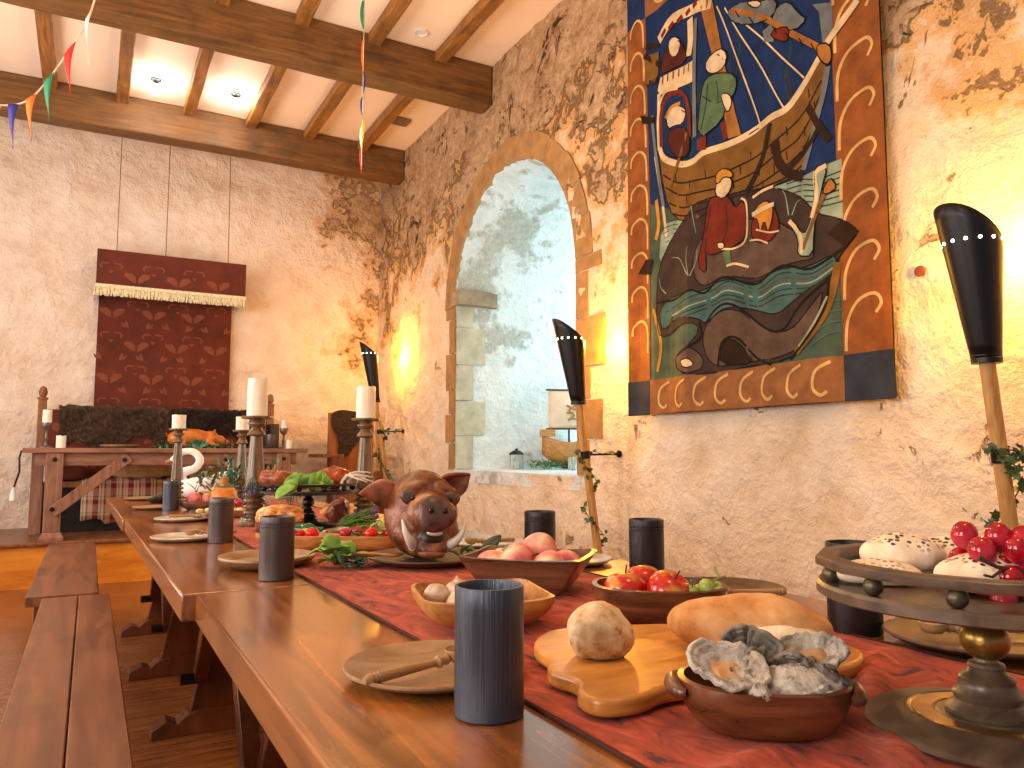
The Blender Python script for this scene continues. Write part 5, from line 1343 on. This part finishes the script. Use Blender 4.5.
# ------------------------------------------------------------------ high table
HT = thing('high_table', 'long oak trestle table standing on the dais', 'table', (0,0,0))
bm = NB(); box(bm, -.46, 1.73, 7.02, 7.62, 1.022, 1.06); obj('tabletop', bm, 'oak_grey', HT, bev=.004)
bm = NB(); box(bm, -.37, 1.64, 7.07, 7.12, .92, 1.021); obj('apron', bm, 'oak_grey', HT, bev=.003)
bm = NB(); box(bm, -.37, 1.64, 7.52, 7.57, .92, 1.021); obj('apron', bm, 'oak_grey', HT, bev=.003)
for s, xc in ((1, -.24), (-1, 1.52)):
    bm = NB(); box(bm, xc-.06, xc+.06, 7.035, 7.069, DZ+.06, 1.02); obj('leg', bm, 'oak_leg', HT, bev=.004)
    bm = NB(); lathe(bm, [(.14,0), (.14,.02), (.10,.06), (0,.06)], 4, (0,0,0), M4=Matrix.Translation((xc, 7.075, DZ)) @ Matrix.Rotation(R(45), 4, 'Z') @ Matrix.Diagonal((.85,.85,1,1))); obj('foot', bm, 'oak_leg', HT, smooth=False)
    bm = NB(); box(bm, xc-s*.14-.045, xc-s*.14+.045, 7.57, 7.61, DZ, 1.02); obj('leg', bm, 'oak_leg', HT, bev=.004)
    bm = NB(); bar(bm, (xc+s*.0, 7.02, .56), (xc+s*.52, 7.055, .99), .085, .03, (0,1,0)); obj('brace', bm, 'oak_leg', HT, bev=.003)
    for p in ((xc+s*.0, 7.0, .585), (xc+s*.49, 7.03, .965), (xc, 7.033, .97)):
        bm = NB(); lathe(bm, [(0,0), (.016,0), (.018,.006), (0,.01)], 12, M4=Matrix.Translation(p) @ Matrix.Rotation(R(90), 4, 'X')); obj('bolt', bm, 'black_metal', HT)
bm = NB(); tube(bm, [(-.465, 7.05, 1.04), (-.475, 7.04, .98), (-.47, 7.04, .88), (-.50, 7.04, .76)], .007, 6); obj('hanging_cord', bm, 'black_wood', HT)
bm = NB(); lathe(bm, [(0,0), (.022,.0), (.016,.06), (.006,.09), (0,.1)], 12, (-.505, 7.04, .66)); obj('tassel', bm, 'swan_white', HT)
# high-table things
ZH = 1.06
def goblet_stick(label, x, y, h, z=ZH):
    t = thing('goblet_candlestick', label, 'candlestick', (x, y, z), 0, 'slim metal candle goblets on the high table')
    bm = NB(); lathe(bm, [(0,0), (.05,0), (.05,.006), (.03,.014), (.012,.022), (.009,.06), (.016,.075), (.009,.09), (.009,h-.07), (.014,h-.06), (.03,h-.045), (.036,h-.02), (.036,h), (.032,h), (0,h-.01)], 28); obj('stem', bm, 'pewter', t)
goblet_stick('slim metal candle goblet at the left end of the high table', -.315, 7.25, .205)
candle('cream candle in the goblet at the left end of the high table', (-.315, 7.25, ZH+.197), .034, .11, 11)
goblet_stick('slim metal candle goblet by the right end of the high table', 1.583, 7.36, .19)
candle('thin cream candle in the goblet by the right end of the high table', (1.583, 7.36, ZH+.182), .024, .085, 12)
candle('short cream votive candle near the left end of the high table', (-.21, 7.25, ZH), .036, .10, 13)
candle('short cream candle before the right goblet of the high table', (1.60, 7.2, ZH), .026, .08, 14)
plate('brown plate left on the high table', (.22, 7.3, ZH), .15, 'plate_wood', 'plates on the high table', .026)
plate('dark plate right of the roast pig on the high table', (1.34, 7.25, ZH), .11, 'plate_dark', 'plates on the high table')
bm = NB(); lathe(bm, [(0,0), (.055,0), (.06,.01), (.055,.13), (.05,.13), (.05,.012), (0,.012)], 28); tag(obj('tankard', bm, 'mug_brown', loc=(1.46, 7.3, ZH)), 'grey-brown tankard near the right end of the high table', 'tankard')
# roast pig
pt = thing('platter', 'long dark platter with herbs under the roast pig', 'platter', (.80, 7.28, ZH))
bm = NB(); lathe(bm, [(0,0), (.3,0), (.36,.015), (.36,.02), (.3,.012), (0,.01)], 48, M4=Matrix.Diagonal((1,.45,1,1))); obj('dish', bm, 'plate_dark', pt)
pg = thing('roast_pig', 'small golden roast pig lying on the high table', 'roast pig', (.80, 7.29, ZH+.012))
bm = NB()
sphere(bm, (-.03,0,.085), (.18,.085,.075), 4); sphere(bm, (-.15,0,.075), (.07,.075,.065), 3); sphere(bm, (.13,0,.085), (.07,.065,.06), 3)
sphere(bm, (.20,0,.065), (.055,.045,.042), 3); tube(bm, [(.22,0,.06), (.285,0,.035)], [.03,.02], 12)
for x in (-.14, .1):
    for s in (-1, 1): tube(bm, [(x, s*.06, .05), (x+.05, s*.095, .02), (x+.10, s*.09, .016)], [.03,.02,.014], 10)
bm = fuse(bm, .009, 4)
for v in bm.verts: v.co.z = max(v.co.z, .0)
obj('body', bm, 'pig_skin', pg)
for s in (-1, 1):
    bm = NB(); leaf(bm, (.17, s*.03, .10), (-.15, s*.4, .9), (-1,0,0), .06, .05); o = obj('ear', bm, 'pig_skin', pg); sd = o.modifiers.new('s', 'SOLIDIFY'); sd.thickness = .005
    bm = NB(); sphere(bm, (.222, s*.034, .082), .006, 2); obj('eye', bm, 'eye_dark', pg)
bm = NB(); tube(bm, [(-.21,0,.09), (-.225,.01,.10), (-.22,.02,.115), (-.235,.01,.12)], .004, 6); obj('tail', bm, 'pig_skin', pg)
random.seed(40)
t = thing('herb_garnish', 'pale green leaves strewn around the roast pig', 'herbs', (.80, 7.24, ZH+.018)); bm = NB()
for i in range(90):
    a = random.uniform(-.32,.32); leaf(bm, (a, -.11+random.uniform(-.04,.04), random.uniform(0,.03)), rv(), (0,0,1), .05, .02)
for i in range(14): leaf(bm, (.0+random.uniform(-.04,.04), -.15, random.uniform(-.01,.03)), V((random.uniform(-1,1),-.4,random.uniform(-.8,.5))), (0,-1,0), .06, .03)
obj('leaves', bm, 'leaf_teal', t)

# ------------------------------------------------------------------ settle behind the high table
ST = thing('settle', 'wide wooden settle with red patterned back behind the high table', 'settle', (0,0,0))
for x in (-.385, 1.565):
    bm = NB(); box(bm, x-.032, x+.032, 7.89, 7.96, DZ, 1.49); obj('post', bm, 'settle_wood', ST, bev=.006)
    bm = NB(); lathe(bm, [(0,0), (.042,0), (.042,.015), (.022,.022), (.032,.045), (.034,.07), (.024,.105), (0,.12)], 24, (x, 7.925, 1.49)); obj('finial', bm, 'settle_wood', ST)
bm = NB(); box(bm, -.34, 1.52, 7.91, 7.95, .8, 1.405); motifs(bm, 7.9085, -.34, 1.52, .85, 1.40, 1); obj('back_panel', bm, ['red_brocade', 'brocade_motif'], ST, smooth=False)
bm = NB(); box(bm, -.34, 1.52, 7.88, 7.97, DZ+.0, DZ+.09); obj('rail', bm, 'chair_wood', ST, bev=.004)
bm = NB(); box(bm, -.34, 1.52, 7.64, 7.9, DZ+.38, DZ+.43); obj('seat', bm, 'chair_wood', ST, bev=.004)
bm = NB(); box(bm, -.34, 1.52, 7.68, 7.72, DZ+.0, DZ+.379); obj('front_panel', bm, 'black_wood', ST, bev=.004)
bm = NB(); box(bm, 1.52, 1.6, 7.64, 7.9, .95, 1.3); obj('arm_panel', bm, 'black_wood', ST, bev=.004)
def fur(label, mat, x0, x1, ztop, zlow, yf_, yb, seed):
    bm = NB(); nx, nv_ = 60, 34; g = {}
    for i in range(nx+1):
        u = i/nx; x = x0+(x1-x0)*u
        low = zlow+(.10*math.sin(u*9+seed)+.06*noise.noise(V((u*6, seed, 0))))*.8+.18*(abs(u-.5)*2)**3*(-1 if seed == 1 else .4)
        for j in range(nv_+1):
            v_ = j/nv_
            if v_ < .15: p = V((x, yb-(yb-yf_)*v_/.15, ztop+.02*math.sin(PI*v_/.15)))
            else: p = V((x, yf_-.012*math.sin(u*14+v_*5), ztop+(low-ztop)*(v_-.15)/.85))
            p += noise.noise_vector(p*30)*.018; g[i,j] = bm.verts.new(p)
    for i in range(nx):
        for j in range(nv_): bm.faces.new([g[i,j], g[i+1,j], g[i+1,j+1], g[i,j+1]])
    fs = list(bm.faces)
    for k in range(2600):   # tufts
        f = random.choice(fs); c = f.calc_center_median(); d = V((random.uniform(-.3,.3), -.55, -.6 if c.y < yb-.02 else .4)).normalized()*random.uniform(.02,.05); s = V((.004,0,0))
        a = bm.verts.new(c-s); b_ = bm.verts.new(c+s); e = bm.verts.new(c+d); bm.faces.new([a, b_, e])
    return tag(obj('fur_pelt', bm, mat), label, 'fur')
random.seed(2)
fur('brown-black fur pelt over the left half of the settle back', 'fur_brown', -.25, .66, 1.425, 1.13, 7.885, 7.975, 1)
fur('nearly black fur pelt over the right half of the settle back', 'fur_dark', .64, 1.40, 1.42, 1.13, 7.88, 7.98, 2)
def pillow(bm, c, s, rot=(0,0,0)):
    g = bmesh.ops.create_grid(bm, x_segments=1, y_segments=1, size=1); bmesh.ops.delete(bm, geom=g['verts'], context='VERTS')
    m4 = Matrix.Translation(c) @ Euler(rot).to_matrix().to_4x4()
    sphere(bm, (0,0,0), 1, 4, f=lambda p: V((math.copysign(abs(p.x)**.55, p.x)*s[0], math.copysign(abs(p.y)**.7, p.y)*s[1], math.copysign(abs(p.z)**.6, p.z)*s[2])))
    return m4
for (x, lb) in ((.42, 'tan furry cushion on the settle left of the swan'), (1.0, 'tan furry cushion on the settle behind the swan')):
    bm = NB(); sphere(bm, (0,0,0), 1, 4, f=lambda p: V((math.copysign(abs(p.x)**.55, p.x)*.28, math.copysign(abs(p.y)**.7, p.y)*.09, math.copysign(abs(p.z)**.6, p.z)*.11))); wob(bm, .01, 30)
    tag(obj('cushion', bm, 'fur_tan', loc=(x, 7.76, DZ+.555)), lb, 'cushion', 'tan cushions on the settle')
bm = NB(); nx = 80; g = {}
prof = [(7.88, .80), (7.7, .79), (7.63, .785), (7.60, .74), (7.595, .62), (7.59, .50), (7.592, .42)]
for i in range(nx+1):
    x = -.05+1.45*i/nx
    for j, (y, z) in enumerate(prof): g[i,j] = bm.verts.new((x, y-.02*math.sin(x*17)*(j > 2), z+.03*(i/nx < .12)*(j > 4)+.008*math.sin(x*30)))
for i in range(nx):
    for j in range(len(prof)-1): bm.faces.new([g[i,j], g[i+1,j], g[i+1,j+1], g[i,j+1]])
o = tag(obj('tartan_blanket', bm, 'tartan'), 'red and cream checked blanket over the settle seat', 'blanket'); sd = o.modifiers.new('s', 'SOLIDIFY'); sd.thickness = .008; sd.offset = 0
bm = NB(); sphere(bm, (0,0,0), 1, 4, f=lambda p: V((math.copysign(abs(p.x)**.6, p.x)*.16, math.copysign(abs(p.y)**.7, p.y)*.1, math.copysign(abs(p.z)**.6, p.z)*.07)))
tag(obj('cushion', bm, 'red_brocade', loc=(-.17, 7.78, DZ+.50)), 'dark red cushion at the left end of the settle', 'cushion')

# carved chair in the corner
CH = thing('high_back_chair', 'tall wooden chair draped with dark hide in the far corner', 'chair', (0,0,0))
for x in (2.165, 2.60):
    bm = NB(); box(bm, x-.025, x+.025, 7.68, 7.73, DZ, 1.44); obj('post', bm, 'chair_wood', CH, bev=.004)
bm = NB(); box(bm, 2.19, 2.575, 7.69, 7.72, .75, 1.42); obj('back_panel', bm, 'chair_wood', CH, bev=.003)
bm = NB(); box(bm, 2.15, 2.62, 7.34, 7.69, .78, .83); obj('seat', bm, 'chair_wood', CH, bev=.004)
for s, x in ((-1, 2.165), (1, 2.60)):
    bm = NB(); box(bm, x-.03, x+.03, 7.34, 7.33, DZ, .779); obj('leg', bm, 'chair_wood', CH, bev=.004)
    bm = NB(); box(bm, x-.035-.2*(s < 0), x+.035, 7.32, 7.68, .975, 1.01); obj('armrest', bm, 'chair_wood', CH, bev=.004)
    bm = NB(); box(bm, x-.02, x+.02, 7.29, 7.32, .831, .974); obj('arm_post', bm, 'chair_wood', CH, bev=.003)
bm = NB(); box(bm, 2.19, 2.575, 7.29, 7.31, .42, .779); obj('front_panel', bm, 'chair_wood', CH, bev=.003)
CH.location = (.03, .27, 0)
bm = NB(); hide = smoothpoly([(2.17,1.45), (2.28,1.475), (2.40,1.455), (2.52,1.46), (2.53,1.38), (2.50,1.22), (2.44,1.12), (2.40,1.08), (2.34,.99), (2.27,.97), (2.24,1.02), (2.25,1.12), (2.22,1.22), (2.17,1.28), (2.16,1.36)], 2)
prism(bm, hide, 7.935, 7.948, Matrix(((1,0,0,.03), (0,0,1,0), (0,1,0,0), (0,0,0,1))))
tag(obj('animal_hide', bm, 'fur_dark'), 'dark brown animal hide hung over the corner chair back', 'hide')

# ------------------------------------------------------------------ things on the window sill
ZW = SILL
ln = thing('lantern', 'small white metal lantern on the left of the window sill', 'lantern', (3.32, 6.0, ZW), R(20))
bm = NB(); box(bm, -.045, .045, -.045, .045, 0, .012); obj('base', bm, 'pale_plate', ln)
for a in (-1, 1):
    for b_ in (-1, 1): bm = NB(); box(bm, a*.04-.005, a*.04+.005, b_*.04-.005, b_*.04+.005, .012, .13); obj('post', bm, 'pale_plate', ln)
bm = NB(); lathe(bm, [(.066,.13), (.066,.14), (.03,.165), (.012,.17), (.012,.185), (0,.185)], 4, M4=Matrix.Rotation(R(45), 4, 'Z')); obj('roof', bm, 'black_metal', ln, smooth=False)
bm = NB(); lathe(bm, [(0,.013), (.02,.013), (.02,.07), (0,.07)], 20); obj('candle_stub', bm, 'candle_wax', ln)
for a in (-1, 1): bm = NB(); box(bm, a*.04-.001, a*.04+.001, -.036, .036, .014, .129); obj('glass_pane', bm, 'clear_glass', ln, smooth=False)
# model ship
SH = thing('model_ship', 'wooden model ship with a square sail on the window sill', 'model ship', (3.745, 5.80, ZW+.05), R(-20)); SH.scale = (1.12, 1.12, 1.12)
bm = NB(); rings = []; S = 16
for k in range(15):
    u = -1+2*k/14; hw = .10*(1-abs(u)**2.4)**.6+.002; sh_ = .06*u*u; rg = []
    for i in range(S+1):
        a = PI*i/S; rg.append(bm.verts.new((u*.22, -hw*math.cos(a), .17+sh_-math.sin(a)*(.17+sh_)*(1-.35*abs(u)**3)**1)))
    rings.append(rg)
for A, B in zip(rings, rings[1:]):
    for i in range(S): bm.faces.new([A[i], A[i+1], B[i+1], B[i]])
o = obj('hull', bm, 'light_wood', SH); sd = o.modifiers.new('s', 'SOLIDIFY'); sd.thickness = .008
bm = NB(); tube(bm, [(0,0,.02), (0,0,.62)], .008, 10); obj('mast', bm, 'stem_brown', SH)
bm = NB(); g = {}
for i in range(13):
    for j in range(13): u, w_ = i/12, j/12; g[i,j] = bm.verts.new((-.17+.34*u, -.02-.04*math.sin(PI*u)*math.sin(PI*w_), .28+.30*w_))
for i in range(12):
    for j in range(12): bm.faces.new([g[i,j], g[i+1,j], g[i+1,j+1], g[i,j+1]])
o = obj('sail', bm, 'sailcloth', SH); sd = o.modifiers.new('s', 'SOLIDIFY'); sd.thickness = .003
bm = NB()
for q in ([(-.02,.34), (.03,.38), (-.01,.42), (.04,.46)], [(-.03,.46), (.01,.44), (.05,.42)], [(.0,.36), (.05,.35)], [(-.03,.40), (.02,.40)]):
    tube(bm, spline([(x, -.064, z) for x, z in q], 4), .008, 6)
obj('sail_emblem', bm, 'sail_mark', SH)
bm = NB(); tube(bm, [(-.19,-.02,.585), (.19,-.02,.585)], .007, 8); tube(bm, [(-.19,-.02,.275), (.19,-.02,.275)], .006, 8); obj('yard', bm, 'stem_brown', SH)
bm = NB(); box(bm, -.23, -.12, -.045, .045, .215, .27); obj('castle', bm, 'light_wood', SH, bev=.004)
bm = NB(); box(bm, .12, .23, -.045, .045, .215, .28); obj('castle', bm, 'light_wood', SH, bev=.004)
bm = NB(); box(bm, -.05, .05, -.04, .04, -.04, .012); obj('cradle', bm, 'stem_brown', SH, bev=.004)
random.seed(50); t = thing('evergreen_garland', 'low green foliage garland on the window sill under the ship', 'garland', (3.58, 5.85, ZW)); bm = NB()
for i in range(260):
    p = V((random.uniform(-.2,.24), random.uniform(-.16,.12), random.uniform(.005,.06))); d = rv(); d.z = abs(d.z); leaf(bm, p, d, (0,0,1), .05, .014)
obj('foliage', bm, 'leaf_green', t)
bm = NB(); lathe(bm, [(0,0), (.035,0), (.037,.004), (.037,.11), (.034,.11), (.034,.006), (0,.006)], 28); tag(obj('glass_jar', bm, 'clear_glass', loc=(3.55, 5.45, ZW)), 'clear glass jar on the sill right of the garland', 'jar')

# ------------------------------------------------------------------ bunting
def pennant(t, p, q, l, mat, tw=0):
    p, q = V(p), V(q); m_ = (p+q)/2+V((0,0,-l)); bm = NB()
    n = (q-p).cross(V((0,0,-1))).normalized() if (q-p).cross(V((0,0,-1))).length > 1e-4 else V((0,1,0)); rows = []
    for i in range(8):
        t_ = i/7; rows.append([bm.verts.new(p.lerp(m_, t_)+n*tw*math.sin(t_*4)), bm.verts.new(q.lerp(m_, t_)+n*tw*math.sin(t_*4+1))])
    for A, B in zip(rows, rows[1:]): bm.faces.new([A[0], A[1], B[1], B[0]])
    bmesh.ops.remove_doubles(bm, verts=bm.verts, dist=1e-5)
    o = obj('pennant', bm, mat, t); sd = o.modifiers.new('s', 'SOLIDIFY'); sd.thickness = .002; return o
def pt3(px, py, y):
    r = ray(px, py); k = y/r.y; return V((r.x*k, y, H+r.z*k))
B1 = thing('bunting', 'string of coloured pennants swagging at the upper left', 'bunting', (0,0,0))
ctl = [pt3(100,-16,4.2), pt3(86,24,4.26), pt3(66,55,4.34), pt3(48,80,4.42), pt3(30,99,4.5), pt3(12,105,4.56), pt3(-10,103,4.62), pt3(-40,90,4.7)]
ctl = [V((.16, 4.05, ZC))]+ctl+[V((-1.2, 4.9, 3.75)), V((XL+.02, 5.2, 4.0))]
path = spline(ctl, 8); bm = NB(); tube(bm, path, .0045, 6); obj('string', bm, 'string', B1)
for (a, l, mat) in ((3, .27, 'flag_white'), (12, .24, 'flag_red'), (21, .24, 'flag_green'), (29, .23, 'flag_orange'), (37, .23, 'flag_blue'), (44, .2, 'flag_yellow')):
    a += 8; a2 = min(a+4, len(path)-1); p, q = path[a], path[a2]; pennant(B1, p, q, l, mat, .012)
B2 = thing('bunting', 'strand of pennants hanging straight down before the near beam', 'bunting', (0,0,0))
x0, y0 = 1.505, 4.85
bm = NB(); tube(bm, [(x0, y0, ZC-.002), (x0, y0, 2.9)], .003, 6); lathe(bm, [(.012,ZC-.075), (.02,ZC-.07), (.02,ZC-.06), (.012,ZC-.055)], 12, (x0, y0, 0)); obj('string', bm, 'string', B2)
for (z, l, mat) in ((4.08,.26,'flag_green'), (3.80,.26,'flag_orange'), (3.58,.2,'flag_blue'), (3.40,.16,'flag_blue'), (3.25,.2,'flag_yellow'), (3.2,.2,'flag_white'), (3.06,.2,'flag_red')):
    dx = .028 if mat in ('flag_green',) else .016
    bm = NB(); s = random.choice((-1,1)) if mat != 'flag_green' else -1
    rows = []
    for i in range(8):
        t_ = i/7; w_ = dx*math.sin(PI*min(1, t_*1.1+.12))**.7; c = V((x0, y0, z-l*t_)); e = V((.95,-.3,0)).normalized()
        rows.append([bm.verts.new(c+e*w_*(.2 if s < 0 else 1)+V((0,.004*math.sin(t_*5),0))), bm.verts.new(c-e*w_*(1 if s < 0 else .2))])
    for A, B in zip(rows, rows[1:]): bm.faces.new([A[0], A[1], B[1], B[0]])
    o = obj('pennant', bm, mat, B2); sd = o.modifiers.new('s', 'SOLIDIFY'); sd.thickness = .002

# ------------------------------------------------------------------ light
def area(name, loc, rot, sx, sy, e, c):
    l = bpy.data.lights.new(name, 'AREA'); l.shape = 'RECTANGLE'; l.size = sx; l.size_y = sy; l.energy = e; l.color = c
    o = bpy.data.objects.new(name, l); C.objects.link(o); o.location = loc; o.rotation_euler = rot; return o
def point(name, loc, e, c, r):
    l = bpy.data.lights.new(name, 'POINT'); l.energy = e; l.color = c; l.shadow_soft_size = r
    o = bpy.data.objects.new(name, l); C.objects.link(o); o.location = loc; return o
area('window_daylight', (X2-.03, 5.22, 2.0), (0, R(90), 0), 1.9, 1.4, 31, (.56, .90, 1.))
for a, b_ in fill_openings: area('left_fill_light', (XL-.05, (a+b_)/2, 1.9), (0, R(-112), 0), 1.9, 1.5, 70, (1., .92, .84))  # added fill at the made-up left openings, tilted up towards ceiling and beams
for y, z in ((1.435, 1.70), (3.76, 1.68), (7.42, 2.0)): point('torch_lamp', (2.665, y, z), 25, (1, .45, .055), .03)
for x, y in ((.36, 7.05), (1.01, 7.01)): point('spot_and_fill_lamp', (x, y, ZC-.2), 3, (1, .80, .6), .04)
for x, y in ((0, 2.5), (1.2, 4.2), (-1.2, 5), (.9, .4)): point('spot_and_fill_lamp', (x, y, ZC-1.35), 24, (1, .68, .36), .15)  # added warm fill points below the beams, with no lamp fitting there
w = bpy.data.worlds.new('world'); bpy.context.scene.world = w; w.use_nodes = True
bg = w.node_tree.nodes['Background']; bg.inputs[0].default_value = (.95, .92, .95, 1); bg.inputs[1].default_value = .22
sc = bpy.context.scene
sc.view_settings.view_transform = 'Standard'; sc.view_settings.look = 'None'; sc.view_settings.exposure = .56; sc.view_settings.gamma = 1
sc.view_settings.use_curve_mapping = False
